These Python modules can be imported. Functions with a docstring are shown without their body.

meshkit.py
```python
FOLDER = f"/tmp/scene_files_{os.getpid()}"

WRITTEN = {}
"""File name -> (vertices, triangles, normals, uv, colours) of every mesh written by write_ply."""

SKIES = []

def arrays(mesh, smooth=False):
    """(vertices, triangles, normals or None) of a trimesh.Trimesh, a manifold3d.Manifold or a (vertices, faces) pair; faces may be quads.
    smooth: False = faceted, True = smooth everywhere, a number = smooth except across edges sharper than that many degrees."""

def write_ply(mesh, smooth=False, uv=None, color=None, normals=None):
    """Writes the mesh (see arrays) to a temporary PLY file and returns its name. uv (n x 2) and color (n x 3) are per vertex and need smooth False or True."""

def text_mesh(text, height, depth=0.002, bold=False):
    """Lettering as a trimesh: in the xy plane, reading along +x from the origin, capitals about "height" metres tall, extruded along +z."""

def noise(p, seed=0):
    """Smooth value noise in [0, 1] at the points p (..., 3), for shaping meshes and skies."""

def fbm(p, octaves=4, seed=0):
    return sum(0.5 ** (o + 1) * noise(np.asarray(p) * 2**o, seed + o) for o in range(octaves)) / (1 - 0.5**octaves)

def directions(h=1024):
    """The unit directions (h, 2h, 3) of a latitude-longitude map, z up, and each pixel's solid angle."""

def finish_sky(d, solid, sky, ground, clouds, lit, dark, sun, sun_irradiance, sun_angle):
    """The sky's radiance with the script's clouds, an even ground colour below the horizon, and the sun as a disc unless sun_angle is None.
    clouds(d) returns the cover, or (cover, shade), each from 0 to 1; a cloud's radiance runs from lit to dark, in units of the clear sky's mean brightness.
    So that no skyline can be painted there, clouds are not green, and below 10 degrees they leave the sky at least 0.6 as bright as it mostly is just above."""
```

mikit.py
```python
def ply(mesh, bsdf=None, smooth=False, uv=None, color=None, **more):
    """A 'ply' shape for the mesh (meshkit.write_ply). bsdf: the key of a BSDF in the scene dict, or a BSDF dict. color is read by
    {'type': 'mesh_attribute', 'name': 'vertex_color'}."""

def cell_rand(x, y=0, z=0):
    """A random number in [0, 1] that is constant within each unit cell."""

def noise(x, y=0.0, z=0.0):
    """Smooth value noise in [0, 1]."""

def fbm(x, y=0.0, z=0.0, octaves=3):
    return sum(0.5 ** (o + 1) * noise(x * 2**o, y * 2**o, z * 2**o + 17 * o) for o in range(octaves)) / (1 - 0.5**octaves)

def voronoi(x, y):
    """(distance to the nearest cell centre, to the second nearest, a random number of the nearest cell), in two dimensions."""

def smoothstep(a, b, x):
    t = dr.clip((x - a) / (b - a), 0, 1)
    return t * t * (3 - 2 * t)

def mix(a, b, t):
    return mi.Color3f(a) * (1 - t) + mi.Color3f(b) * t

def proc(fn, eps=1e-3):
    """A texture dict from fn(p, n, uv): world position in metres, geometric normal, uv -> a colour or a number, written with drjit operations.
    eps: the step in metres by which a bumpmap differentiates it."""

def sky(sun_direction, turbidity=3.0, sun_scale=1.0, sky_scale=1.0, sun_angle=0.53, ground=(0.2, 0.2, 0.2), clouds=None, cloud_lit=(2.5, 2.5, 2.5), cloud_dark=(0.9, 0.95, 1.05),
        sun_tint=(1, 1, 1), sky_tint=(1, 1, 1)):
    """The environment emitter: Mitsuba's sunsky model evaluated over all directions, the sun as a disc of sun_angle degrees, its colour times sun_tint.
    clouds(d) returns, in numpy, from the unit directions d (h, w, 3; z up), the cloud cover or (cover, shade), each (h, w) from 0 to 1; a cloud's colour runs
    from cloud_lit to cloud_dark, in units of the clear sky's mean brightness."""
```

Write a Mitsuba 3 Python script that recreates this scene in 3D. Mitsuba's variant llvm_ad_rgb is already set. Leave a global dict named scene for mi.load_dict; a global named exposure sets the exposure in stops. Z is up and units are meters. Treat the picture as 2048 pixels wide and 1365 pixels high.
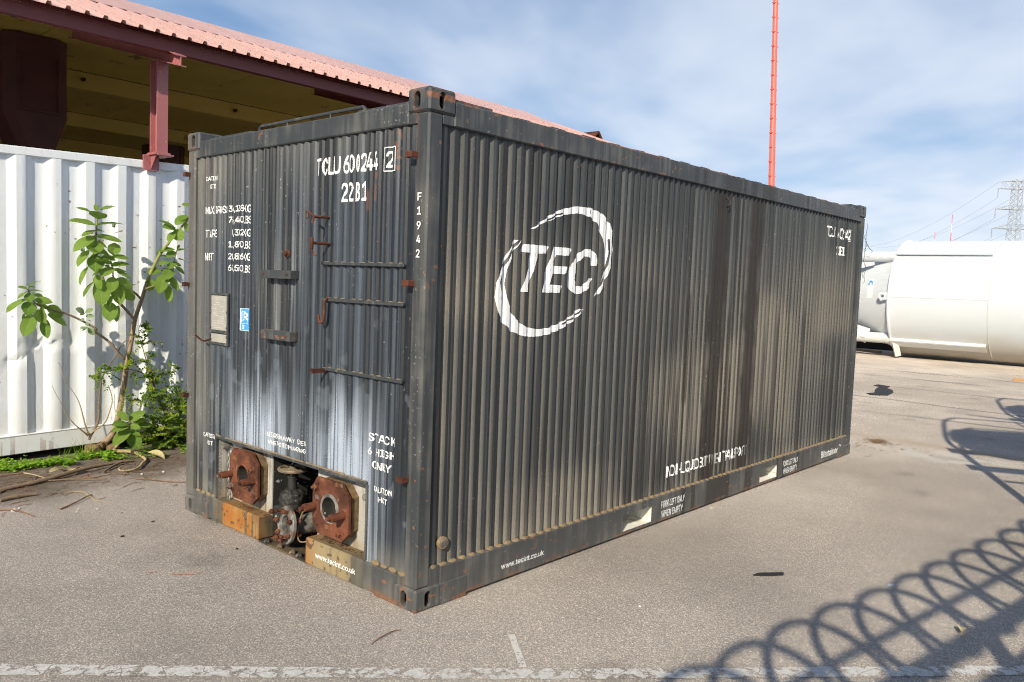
import math, random
import numpy as np, trimesh, manifold3d, shapely
import drjit as dr, mitsuba as mi
import meshkit, mikit
from mikit import noise, fbm, voronoi, cell_rand, smoothstep, mix, proc
from shapely.geometry import Polygon, box as sbox, LineString
from shapely import affinity
from shapely.ops import unary_union

T = mi.ScalarTransform4f
scene, labels = {'type': 'scene'}, {}
rng = random.Random(7)
V = lambda *a: np.array(a, float)

# ---------------------------------------------------------------- camera, sky, exposure
# x runs along the black container's long side, y across its end, z up; its near bottom corner is the origin
YAW, PIT, ROLL = 0.731631174, -0.0717712184, 0.0376963624
CAM = V(-2.61305589, -2.93044726, 1.66623844)
fw = V(math.cos(PIT) * math.cos(YAW), math.cos(PIT) * math.sin(YAW), math.sin(PIT))
rt = np.cross(fw, V(0, 0, 1)); rt /= np.linalg.norm(rt)
up = np.cross(rt, fw)
up = -rt * math.sin(ROLL) + up * math.cos(ROLL)
scene['camera'] = {'type': 'perspective', 'fov': 64.89192, 'fov_axis': 'x', 'near_clip': 0.05, 'far_clip': 4000.0,
                   'to_world': T().look_at(origin=CAM.tolist(), target=(CAM + fw).tolist(), up=up.tolist())}
SUN = V(-2.17, -1.0, 1.33)

def clouds(d):
    z = np.maximum(d[..., 2], 0.0) + 0.10
    q = np.stack([d[..., 0] / z, d[..., 1] / z], -1)
    a = 0.35                                           # the veil is drawn out along one wind direction
    u = q[..., 0] * math.cos(a) + q[..., 1] * math.sin(a)
    v = -q[..., 0] * math.sin(a) + q[..., 1] * math.cos(a)
    w = meshkit.fbm(np.stack([u * 0.5 + 3.1, v * 0.5 + 1.7, u * 0], -1), 3, 5)
    big = meshkit.fbm(np.stack([u * 0.62 + 1.5 * w, v * 0.95 + 1.5 * w, u * 0 + 2.0], -1), 5, 11)
    fine = meshkit.fbm(np.stack([u * 2.4 + 2.0 * w, v * 3.4 + 2.0 * w, u * 0 + 7.0], -1), 5, 21)
    c = 0.68 * big + 0.32 * fine
    side = 0.5 + 0.5 * (d[..., 0] * 0.74 - d[..., 1] * 0.67)      # thicker towards one side of the sky
    c = c + 0.55 * (side - 0.42)
    t = np.clip((c - 0.28) / 0.48, 0, 1)
    cover = 0.08 + 0.80 * t * t * (3 - 2 * t)
    return cover * np.clip(1.12 - d[..., 2] * 1.05, 0, 1), np.clip(1.9 - 2.6 * c, 0, 1)

scene['sky'] = mikit.sky(SUN, turbidity=2.6, ground=(0.2, 0.19, 0.18), sun_scale=1.5, sky_scale=1.12, sky_tint=(0.82, 0.99, 1.20), clouds=clouds, cloud_lit=(3.1, 3.34, 3.72), cloud_dark=(2.5, 2.8, 3.3), sun_tint=(0.86, 0.98, 1.16))
exposure = 1.6

# ---------------------------------------------------------------- bookkeeping
used = {}
def numbered(name):
    n = used.get(name, -1) + 1
    used[name] = n
    return name if n == 0 else '%s_%03d' % (name, n)

def say(key, label=None, cat=None, group=None, kind=None):
    d = {}
    if label: d['label'] = label
    if cat: d['category'] = cat
    if group: d['group'] = group
    if kind: d['kind'] = kind
    labels.setdefault(key, {}).update(d)

def thing(name, label, cat, group=None):
    k = numbered(name)
    say(k, label, cat, group)
    return k

def put(key, mesh, bsdf, smooth=False, uv=None):
    scene[key] = mikit.ply(mesh, 'mat_' + bsdf, smooth=smooth, uv=uv)
    return key

def part(parent, name, mesh, bsdf, smooth=False, uv=None, label=None, kind=None):
    k = numbered(parent + '__' + name)
    put(k, mesh, bsdf, smooth, uv)
    if label or kind: say(k, label, None, None, kind)
    return k

def solo(name, label, cat, mesh, bsdf, smooth=False, group=None, kind=None, uv=None):
    k = numbered(name)
    put(k, mesh, bsdf, smooth, uv)
    say(k, label, cat, group, kind)
    return k

# ---------------------------------------------------------------- mesh helpers
cat = trimesh.util.concatenate
def box(x0, x1, y0, y1, z0, z1):
    m = trimesh.creation.box((x1 - x0, y1 - y0, z1 - z0)); m.apply_translation(((x0 + x1) / 2, (y0 + y1) / 2, (z0 + z1) / 2)); return m

def cbox(x0, x1, y0, y1, z0, z1, c=0.004):
    """a box with chamfered edges"""
    pts = []
    for sx, ax in ((1, x0), (-1, x1)):
        for sy, ay in ((1, y0), (-1, y1)):
            for sz, az in ((1, z0), (-1, z1)):
                pts += [(ax + sx * c, ay + sy * c, az), (ax + sx * c, ay, az + sz * c), (ax, ay + sy * c, az + sz * c)]
    return trimesh.convex.convex_hull(np.array(pts))

def mf(m): return manifold3d.Manifold(manifold3d.Mesh(np.asarray(m.vertices, np.float32), np.asarray(m.faces, np.uint32)))
def tm(m):
    q = m.to_mesh(); return trimesh.Trimesh(q.vert_properties[:, :3], q.tri_verts, process=False)

def prism(poly, d0, d1, axis):
    """extrudes a shapely polygon. axis 'x': polygon is (y, z); 'y': (x, z); 'z': (x, y)"""
    m = trimesh.creation.extrude_polygon(poly, d1 - d0, engine='earcut')
    v = m.vertices.copy()
    if axis == 'x': v = np.c_[v[:, 2] + d0, v[:, 0], v[:, 1]]
    elif axis == 'y': v = np.c_[v[:, 0], v[:, 2] + d0, v[:, 1]]
    else: v = np.c_[v[:, 0], v[:, 1], v[:, 2] + d0]
    f = m.faces[:, ::-1] if axis == 'y' else m.faces
    return trimesh.Trimesh(v, f, process=False)

def tube(pts, r, sides=8, closed=False, cap=True):
    p = np.asarray(pts, float); n = len(p)
    r = np.broadcast_to(np.interp(np.linspace(0, 1, n), np.linspace(0, 1, len(np.atleast_1d(r))), np.atleast_1d(r)), (n,))
    t = np.gradient(p, axis=0)
    if closed: t = np.roll(p, -1, 0) - np.roll(p, 1, 0)
    t /= np.linalg.norm(t, axis=1, keepdims=True) + 1e-12
    a = np.cross(t[0], V(0, 0, 1) if abs(t[0][2]) < 0.9 else V(1, 0, 0)); a /= np.linalg.norm(a)
    A = []
    for k in range(n):
        a = a - t[k] * (a @ t[k]); a /= np.linalg.norm(a) + 1e-12; A.append(a)
    A = np.array(A); B = np.cross(t, A)
    g = np.arange(sides) * 2 * math.pi / sides
    v = p[:, None] + r[:, None, None] * (np.cos(g)[None, :, None] * A[:, None] + np.sin(g)[None, :, None] * B[:, None])
    v = v.reshape(-1, 3); f = []
    for i in range(n if closed else n - 1):
        i2 = (i + 1) % n
        for j in range(sides):
            j2 = (j + 1) % sides
            f += [(i * sides + j, i * sides + j2, i2 * sides + j2), (i * sides + j, i2 * sides + j2, i2 * sides + j)]
    if cap and not closed:
        v = np.vstack([v, p[0], p[-1]])
        for j in range(sides):
            j2 = (j + 1) % sides
            f += [(len(v) - 2, j2, j), (len(v) - 1, (n - 1) * sides + j, (n - 1) * sides + j2)]
    return trimesh.Trimesh(v, np.array(f), process=False)

def bar(a, b, r, sides=10): return tube([a, b], r, sides)
def spline(pts, n=24):
    p = np.asarray(pts, float)
    if len(p) < 3: return p
    from scipy.interpolate import CubicSpline
    s = np.r_[0, np.cumsum(np.linalg.norm(np.diff(p, axis=0), axis=1))]
    return CubicSpline(s, p)(np.linspace(0, s[-1], n))

def lathe(prof, origin, axis, sides=32):
    """profile of (radius, along) revolved round an axis"""
    m = trimesh.creation.revolve(np.array(prof, float), sections=sides)
    z = V(*axis); z /= np.linalg.norm(z)
    x = np.cross(V(0, 0, 1) if abs(z[2]) < 0.9 else V(1, 0, 0), z); x /= np.linalg.norm(x)
    M = np.eye(4); M[:3, 0], M[:3, 1], M[:3, 2], M[:3, 3] = x, np.cross(z, x), z, origin
    m.apply_transform(M); return m

def beam(a, b, w, h, upv=(0, 0, 1)):
    """square bar from a to b"""
    a, b = V(*a), V(*b); t = (b - a) / np.linalg.norm(b - a)
    s = np.cross(t, V(*upv)); s /= np.linalg.norm(s); u = np.cross(s, t)
    v = [q + sx * s * w / 2 + su * u * h / 2 for q in (a, b) for sx, su in ((-1, -1), (1, -1), (1, 1), (-1, 1))]
    f = [(0, 1, 2), (0, 2, 3), (4, 6, 5), (4, 7, 6)]
    for i in range(4):
        j = (i + 1) % 4; f += [(i, i + 4, j + 4), (i, j + 4, j)]
    m = trimesh.Trimesh(np.array(v), np.array(f), process=False); m.fix_normals(); return m

def ngon(cx, cy, r, n=24, a0=0.0): return Polygon([(cx + r * math.cos(a0 + 2 * math.pi * k / n), cy + r * math.sin(a0 + 2 * math.pi * k / n)) for k in range(n)])
def stadium(cx, cy, w, h): return LineString([(cx, cy - (h - w) / 2), (cx, cy + (h - w) / 2)]).buffer(w / 2, quad_segs=8)

# ---------------------------------------------------------------- materials
def C3(*a): return mi.Color3f(*a)
def twos(d): return {'type': 'twosided', 'bsdf': d}
def mat(key, base, rough=0.6, metallic=0.0, bump=None, spec=0.5, clear=None, bscale=1.0, eps=1e-3):
    b = {'type': 'principled', 'base_color': proc(base) if callable(base) else {'type': 'rgb', 'value': list(base)}, 'roughness': proc(rough) if callable(rough) else rough, 'metallic': metallic, 'specular': spec}
    if clear: b['clearcoat'] = clear
    if bump: b = {'type': 'bumpmap', 'arbitrary': proc(bump, eps=eps), 'scale': bscale, 'bsdf': b}
    scene['mat_' + key] = twos(b); return key

def asphalt_col(p, n=None, uv=None):
    x, y = p.x, p.y
    f1, f2, cr = voronoi(x * 175, y * 175)
    g1, g2, cg = voronoi(x * 260 + 9, y * 260)
    st = mix(C3(0.185, 0.172, 0.165), C3(0.385, 0.338, 0.292), cr * cr)
    st = st * (0.80 + 0.36 * cg)
    st = mix(st, C3(0.47, 0.44, 0.40), smoothstep(0.965, 0.98, cr) * 0.7)
    st = mix(st, C3(0.115, 0.108, 0.106), smoothstep(0.50, 0.80, f1) * 0.55)
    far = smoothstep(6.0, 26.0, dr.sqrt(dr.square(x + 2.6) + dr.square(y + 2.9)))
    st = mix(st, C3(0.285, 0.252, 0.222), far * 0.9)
    b = fbm(x * 0.55 + 4.0, y * 0.55, 2.0, 3)
    m = fbm(x * 3.1, y * 3.1, 7.0, 3)
    st = st * (1.13 + 0.40 * smoothstep(0.25, 0.75, b)) * (0.86 + 0.28 * m)
    st = st * mix(C3(0.81, 0.80, 0.80), C3(1.02, 1.0, 0.97), smoothstep(-1.4, 1.6, (x - y) + 1.6 * (b - 0.5)))
    # wind-blown soil towards the white container
    soil = smoothstep(3.15, 3.85, y + 1.3 * (fbm(x * 1.6, y * 1.6, 3.0, 4) - 0.5)) * (1 - smoothstep(3.0, 6.0, x))
    so = mix(C3(0.050, 0.039, 0.030), C3(0.115, 0.09, 0.066), fbm(x * 26, y * 26, 1.0, 3))
    st = mix(st, so, soil * (0.62 + 0.35 * m))
    # a pale spill of cement dust
    u = (x - 6.75) * 0.35 + (y + 0.80) * 0.94
    v = (x - 6.75) * 0.94 - (y + 0.80) * 0.35
    pale = (1 - smoothstep(0.25, 1.0, dr.sqrt(dr.square(u / 1.1) + dr.square(v / 0.75)))) * smoothstep(0.40, 0.62, fbm(x * 7, y * 4.0, 5.0, 4))
    st = mix(st, C3(0.40, 0.385, 0.36), pale * 0.75)
    ed = (1 - smoothstep(0.0, 0.28, dr.abs(x - 7.35 - 0.15 * (fbm(y * 2.0, 1.0, 0.0, 2) - 0.5)))) * (1 - smoothstep(0.2, 2.4, dr.abs(y + 0.9)))
    st = mix(st, C3(0.27, 0.205, 0.14), ed * 0.6)
    # tyre marks and dust bands far across the yard
    tm_ = mi.Float(0)
    for c, sl, w in ((15.25, 0.02, 0.16), (13.35, -0.03, 0.10), (16.9, 0.03, 0.2), (11.2, 0.05, 0.09), (9.6, -0.05, 0.10)):
        tm_ = dr.maximum(tm_, (1 - smoothstep(w * 0.3, w, dr.abs(x - c - sl * y - 0.14 * (noise(y * 0.9, c) - 0.5)))) * smoothstep(0.36, 0.62, fbm(x * 6.0, y * 0.7, c, 3)))
    st = mix(st, C3(0.085, 0.082, 0.085), tm_ * 0.62 * (1 - smoothstep(1.5, 4.0, -y)))
    st = mix(st, C3(0.26, 0.20, 0.14), smoothstep(17.5, 19.5, x) * 0.45 * fbm(x * 0.8, y * 0.5, 4.0, 3))
    # oil spots
    o1, o2, oc = voronoi(x * 0.9 + 3.3, y * 0.9)
    st = st * (1 - 0.25 * (1 - smoothstep(0.02, 0.16, o1 + 0.10 * (noise(x * 14, y * 14) - 0.5))) * smoothstep(0.55, 0.6, oc))
    return st

def asphalt_bump(p, n=None, uv=None):
    f1, f2, cr = voronoi(p.x * 105, p.y * 105)
    return (1 - f1) * 0.0022 * (0.35 + cr) + 0.0012 * noise(p.x * 330, p.y * 330)
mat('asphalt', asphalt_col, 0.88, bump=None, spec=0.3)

def line_col(p, n=None, uv=None):
    a = asphalt_col(p)
    w = fbm(p.x * 34, p.y * 34, 2.0, 4)
    f1, f2, cr = voronoi(p.x * 105, p.y * 105)
    k = smoothstep(0.38, 0.53, w + 0.16 * (1 - f1) - 0.06)
    c1, c2, cc = voronoi(p.x * 7.5 + 0.6 * fbm(p.x * 14, p.y * 14), p.y * 7.5)
    k = k * smoothstep(0.012, 0.05, c2 - c1)
    return mix(a * 0.9, C3(0.57, 0.565, 0.55) * (0.80 + 0.25 * cr), k * 0.95)
mat('road_paint', line_col, 0.8, spec=0.3)
def dash_col(p, n=None, uv=None):
    k = smoothstep(0.26, 0.42, fbm(p.x * 60, p.y * 60, 4.0, 3))
    return mix(asphalt_col(p), C3(0.60, 0.59, 0.57), k * 0.85)
mat('dash_paint', dash_col, 0.8, spec=0.3)

def chips(p, s, t, seed=0.0):
    """small irregular patches: 1 inside"""
    return smoothstep(t, t + 0.03, fbm(p.x * s, p.y * s + seed, p.z * s, 4))

def rust_col(p):
    k = fbm(p.x * 60, p.y * 60, p.z * 60, 3)
    return mix(C3(0.115, 0.036, 0.020), C3(0.36, 0.125, 0.045), k)

def side_col(p, n=None, uv=None):
    x, z = p.x, p.z
    st = fbm(x * 30, z * 0.55, 1.0, 3)
    st2 = noise(x * 120, z * 1.3, 4.0)
    low = fbm(x * 0.75, z * 1.1, 3.0, 3)
    base = mix(C3(0.019, 0.023, 0.028), C3(0.053, 0.061, 0.069), st) * (0.68 + 0.56 * st2)
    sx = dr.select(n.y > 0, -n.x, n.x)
    dust = -0.07 + 0.37 * smoothstep(0.40, 0.64, low + 0.10 * (st2 - 0.5)) * (1 - 0.75 * smoothstep(1.5, 2.2, z)) + 0.30 * (st - 0.5) + (0.07 + 0.22 * low * (1 - smoothstep(1.6, 2.3, z))) * smoothstep(-0.2, -0.6, sx) + 0.30 * smoothstep(0.36, 0.17, z)  # dust, and sun-facing rib slopes tinted paler as if lit
    dust = dust + 0.34 * smoothstep(0.0225, 0.034, p.y) * (1 - 0.6 * smoothstep(1.5, 2.3, z))
    dust = dust * (1 - 0.15 * smoothstep(3.6, 5.6, x)) * (0.8 + 0.4 * noise(x * 300, z * 300))
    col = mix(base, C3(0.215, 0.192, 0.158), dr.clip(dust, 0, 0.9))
    gr = smoothstep(0.58, 0.74, noise(x * 44, z * 0.35, 12.0)) * smoothstep(0.35, 0.6, noise(x * 1.7, z * 1.2, 14.0))
    col = mix(col, C3(0.014, 0.015, 0.017), gr * 0.75)
    # bitumen that ran down from the lid
    rag = 0.10 * (fbm(x * 3.0, z * 3.4, 9.0, 4) - 0.5) + 0.05 * (noise(x * 28, z * 0.6) - 0.5)
    s1 = 1 - smoothstep(0.07, 0.15, dr.abs(x - 3.02 + 0.02 * (2.4 - z) + rag))
    s2 = 1 - smoothstep(0.06, 0.15, dr.abs(x - 3.60 + rag * 1.2))
    s3 = (1 - smoothstep(0.10, 0.60, dr.abs(x - 3.2))) * smoothstep(0.50, 0.60, noise(dr.floor(x / 0.0238) * 7.7, z * 0.45, 2.0) + 0.10 * (noise(x * 200, z * 14) - 0.5))
    s4 = (1 - smoothstep(0.3, 1.3, dr.abs(x - 2.9))) * smoothstep(0.72, 0.78, noise(dr.floor(x / 0.0178) * 3.1, z * 0.8, 6.0))
    tar = dr.maximum(dr.maximum(s1, s2) * (0.86 + 0.14 * noise(x * 90, z * 3)), dr.maximum(0.8 * s3, 0.7 * s4))
    col = mix(col, C3(0.0165, 0.0135, 0.0115), dr.clip(tar, 0, 0.93))
    sp = chips(p, 55.0, 0.78) * smoothstep(0.5, 0.62, noise(x * 2.2, z * 2.2, 8.0))
    col = mix(col, C3(0.30, 0.12, 0.05), sp * 0.8)
    wf = smoothstep(0.93, 0.96, noise(x * 200, z * 70, 3.0)) * smoothstep(0.6, 0.85, noise(x * 3, z * 2.5, 5.0))
    return mix(col, C3(0.30, 0.30, 0.29), wf * 0.45)
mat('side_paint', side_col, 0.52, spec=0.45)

def end_col(p, n=None, uv=None):
    y, z = p.y, p.z
    st = fbm(y * 34, z * 0.5, 1.0, 3)
    st2 = fbm(y * 95, z * 1.6, 4.0, 2)
    low = fbm(y * 1.5, z * 1.3, 6.0, 3)
    base = mix(C3(0.012, 0.016, 0.023), C3(0.058, 0.074, 0.099), smoothstep(0.28, 0.72, 0.6 * st + 0.4 * st2))
    dust = 0.42 * smoothstep(0.48, 0.78, 0.55 * low + 0.45 * st) + 0.50 * smoothstep(1.95, 2.45, z + 0.5 * (low - 0.5)) * (0.4 + 0.6 * st) + 0.5 * smoothstep(2.02, 2.26, y) * (0.4 + st) + 0.45 * smoothstep(0.34, 0.18, z)
    col = mix(base, C3(0.180, 0.170, 0.148), dr.clip(dust, 0, 0.85))
    gr = smoothstep(0.48, 0.68, noise(y * 40, z * 0.32, 12.0)) * smoothstep(0.30, 0.6, noise(y * 2.6, z * 1.1, 14.0))
    col = mix(col, C3(0.012, 0.014, 0.018), gr * 0.82)
    # chalky run-off over the outlet
    ch = (1 - smoothstep(0.10, 0.46, dr.abs(y - 1.52 + 0.2 * (low - 0.5)))) * 0.95 + (1 - smoothstep(0.08, 0.40, dr.abs(y - 0.62))) * 0.95 + 0.25 * (1 - smoothstep(0.3, 0.9, dr.abs(y - 1.1)))
    ch = ch * smoothstep(1.16, 0.66, z + 0.42 * (fbm(y * 17, 2.0, 0.0, 3) - 0.5)) * (0.22 + 0.78 * smoothstep(0.34, 0.58, 0.5 * st2 + 0.5 * st))
    col = mix(col, C3(0.37, 0.43, 0.53), dr.clip(ch, 0, 0.88))
    up_ = (1 - smoothstep(0.0, 1.2, dr.abs(z - 1.35))) * smoothstep(0.58, 0.78, st2) * smoothstep(0.42, 0.62, low)
    col = mix(col, C3(0.24, 0.25, 0.25), up_ * 0.6)
    sp = smoothstep(0.82, 0.87, fbm(y * 75, z * 40, 2.0, 3)) * smoothstep(0.4, 0.65, noise(y * 3.5, z * 2.4, 3.0))
    col = mix(col, C3(0.36, 0.38, 0.40), sp * 0.6)
    bl = smoothstep(0.66, 0.74, fbm(y * 9, z * 7, 5.0, 3)) * smoothstep(1.7, 0.9, z)
    col = mix(col, C3(0.20, 0.235, 0.28), bl * 0.25)
    # rust runs by the data plate and top right
    ru = (1 - smoothstep(0.0, 0.034, dr.abs(y - 0.262 - 0.05 * (noise(z * 9, 1.0) - 0.5)))) * smoothstep(2.15, 2.22, z) * (1 - smoothstep(2.36, 2.44, z)) * chips(p, 22.0, 0.50)
    ru2 = (1 - smoothstep(0.0, 0.018, dr.abs(y - 0.405 - 0.04 * (noise(z * 7, 2.0) - 0.5)))) * smoothstep(2.04, 2.07, z) * (1 - smoothstep(2.20, 2.22, z)) * chips(p, 20.0, 0.40)
    ru3 = (1 - smoothstep(0.0, 0.02, dr.abs(y - 0.48))) * smoothstep(2.0, 2.03, z) * (1 - smoothstep(2.10, 2.14, z))
    col = mix(col, C3(0.20, 0.082, 0.045), dr.clip(dr.maximum(dr.maximum(ru, ru2 * 0.7), ru3 * 0.5), 0, 0.85))
    sc = chips(p, 48.0, 0.80)
    return mix(col, C3(0.20, 0.085, 0.045), sc * 0.6)
mat('end_paint', end_col, 0.5, spec=0.45)

def frame_col(p, n=None, uv=None):
    k = fbm(p.x * 5, p.y * 5, p.z * 5, 4)
    v = fbm(p.x * 40 + p.y * 40, p.z * 2.2, 2.0, 3)
    col = mix(C3(0.021, 0.026, 0.031), C3(0.054, 0.062, 0.071), 0.5 * k + 0.5 * v)
    dust = 0.05 + 0.50 * smoothstep(0.45, 0.78, 0.5 * k + 0.5 * v) + 0.30 * smoothstep(0.6, 0.9, n.z) + 0.25 * smoothstep(0.35, 0.0, p.z)
    dust = dust + 0.45 * smoothstep(2.2, 2.42, p.y) * (1 - smoothstep(0.02, 0.05, p.x))
    col = mix(col, C3(0.160, 0.152, 0.136), dr.clip(dust, 0, 0.75))
    # bitumen runs on the long rails
    rag = 0.10 * (fbm(p.x * 3.0, p.z * 3.4, 9.0, 4) - 0.5)
    tar = (1 - smoothstep(0.9, 1.5, dr.abs(p.x - 3.6))) * (1 - smoothstep(0.02, 0.05, p.y)) * smoothstep(0.56, 0.66, noise(p.x * 16, p.z * 0.8, 3.0))
    tar = dr.maximum(tar, (1 - smoothstep(0.1, 0.2, dr.abs(p.x - 3.12 + rag))) * (1 - smoothstep(0.02, 0.05, p.y)))
    col = mix(col, C3(0.020, 0.017, 0.015), tar * 0.8)
    r = chips(p, 30.0, 0.70) * smoothstep(0.38, 0.62, noise(p.x * 2.4, p.y * 2.4, p.z * 2.4))
    edge = chips(p, 13.0, 0.52, 5.0) * smoothstep(0.055, 0.0, p.z)
    edge = dr.maximum(edge, smoothstep(2.532, 2.545, p.z) * smoothstep(0.03, 0.012, p.y) * smoothstep(0.48, 0.62, noise(p.x * 3.1, 5.0) * 0.6 + 0.4 * noise(p.x * 30, 2.0)) * (1 - smoothstep(2.56, 2.57, p.z)))
    run = (1 - smoothstep(0.0, 0.035, dr.abs(p.y - 0.095))) * smoothstep(0.02, 0.0, p.x) * smoothstep(0.50, 0.68, noise(p.y * 60, p.z * 2.0, 3.0)) * 0.55
    run = dr.maximum(run, smoothstep(2.39, 2.43, p.y) * smoothstep(0.03, 0.0, p.x) * smoothstep(0.46, 0.6, noise(p.y * 50, p.z * 1.1, 1.0)) * 0.75)
    col = mix(col, mix(C3(0.12, 0.045, 0.025), C3(0.30, 0.135, 0.065), fbm(p.x * 70, p.y * 70, p.z * 70, 2)), dr.clip(dr.maximum(dr.maximum(r, edge), run), 0, 0.85))
    sc = smoothstep(0.80, 0.84, noise(p.x * 90 + p.z * 30, p.y * 90, p.z * 60 - p.x * 20)) * smoothstep(0.5, 0.7, noise(p.x * 6, p.y * 6, p.z * 6 + 3.0))
    return mix(col, C3(0.28, 0.27, 0.25), sc * 0.5)
mat('frame_paint', frame_col, 0.48, spec=0.45)

def letter_col(p, n=None, uv=None):
    k = fbm(p.x * 50, p.y * 50, p.z * 18, 4)
    v = noise(p.x * 130 + p.y * 130, p.z * 6, 1.0)
    worn = smoothstep(0.74, 0.80, k)
    tar = (1 - smoothstep(0.06, 0.16, dr.abs(p.x - 3.03))) * smoothstep(0.6, 0.3, p.z) * smoothstep(0.03, 0.0, p.y - 0.02)
    tar = dr.maximum(tar, (1 - smoothstep(0.08, 0.26, dr.abs(p.x - 3.58))) * smoothstep(0.45, 0.40, p.z) * smoothstep(0.42, 0.56, v) * smoothstep(0.03, 0.0, p.y - 0.02))
    col = C3(0.78, 0.785, 0.79) * (0.88 + 0.16 * v)
    col = mix(col, C3(0.15, 0.14, 0.13), worn * 0.85)
    return mix(col, C3(0.03, 0.026, 0.022), dr.clip(tar, 0, 0.94))
mat('letter_paint', letter_col, 0.5)

def sill_col(p, n=None, uv=None):
    v = fbm(p.y * 26, p.z * 1.6, p.x * 8, 3)
    k = fbm(p.x * 12, p.y * 12, p.z * 12, 4)
    oc = mix(C3(0.32, 0.115, 0.020), C3(0.37, 0.215, 0.070), smoothstep(0.3, 0.7, 0.5 * k + 0.5 * v))
    oc = mix(oc, C3(0.29, 0.225, 0.125), smoothstep(1.02, 0.80, p.y))
    dk = smoothstep(0.44, 0.62, v) * (0.55 + 0.4 * k)
    col = mix(oc, C3(0.060, 0.056, 0.044), dk)
    col = mix(col, C3(0.085, 0.085, 0.075), smoothstep(1.86, 1.99, p.y) * 0.8)
    col = mix(col, C3(0.075, 0.078, 0.074), smoothstep(0.62, 0.43, p.y + 0.1 * (k - 0.5)) * 0.85)
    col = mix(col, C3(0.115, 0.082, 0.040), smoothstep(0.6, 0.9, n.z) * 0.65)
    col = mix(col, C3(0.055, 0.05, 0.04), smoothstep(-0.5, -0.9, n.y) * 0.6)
    return mix(col, C3(0.045, 0.03, 0.02), chips(p, 34.0, 0.66) * 0.7)
mat('sill_paint', sill_col, 0.7)

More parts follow.
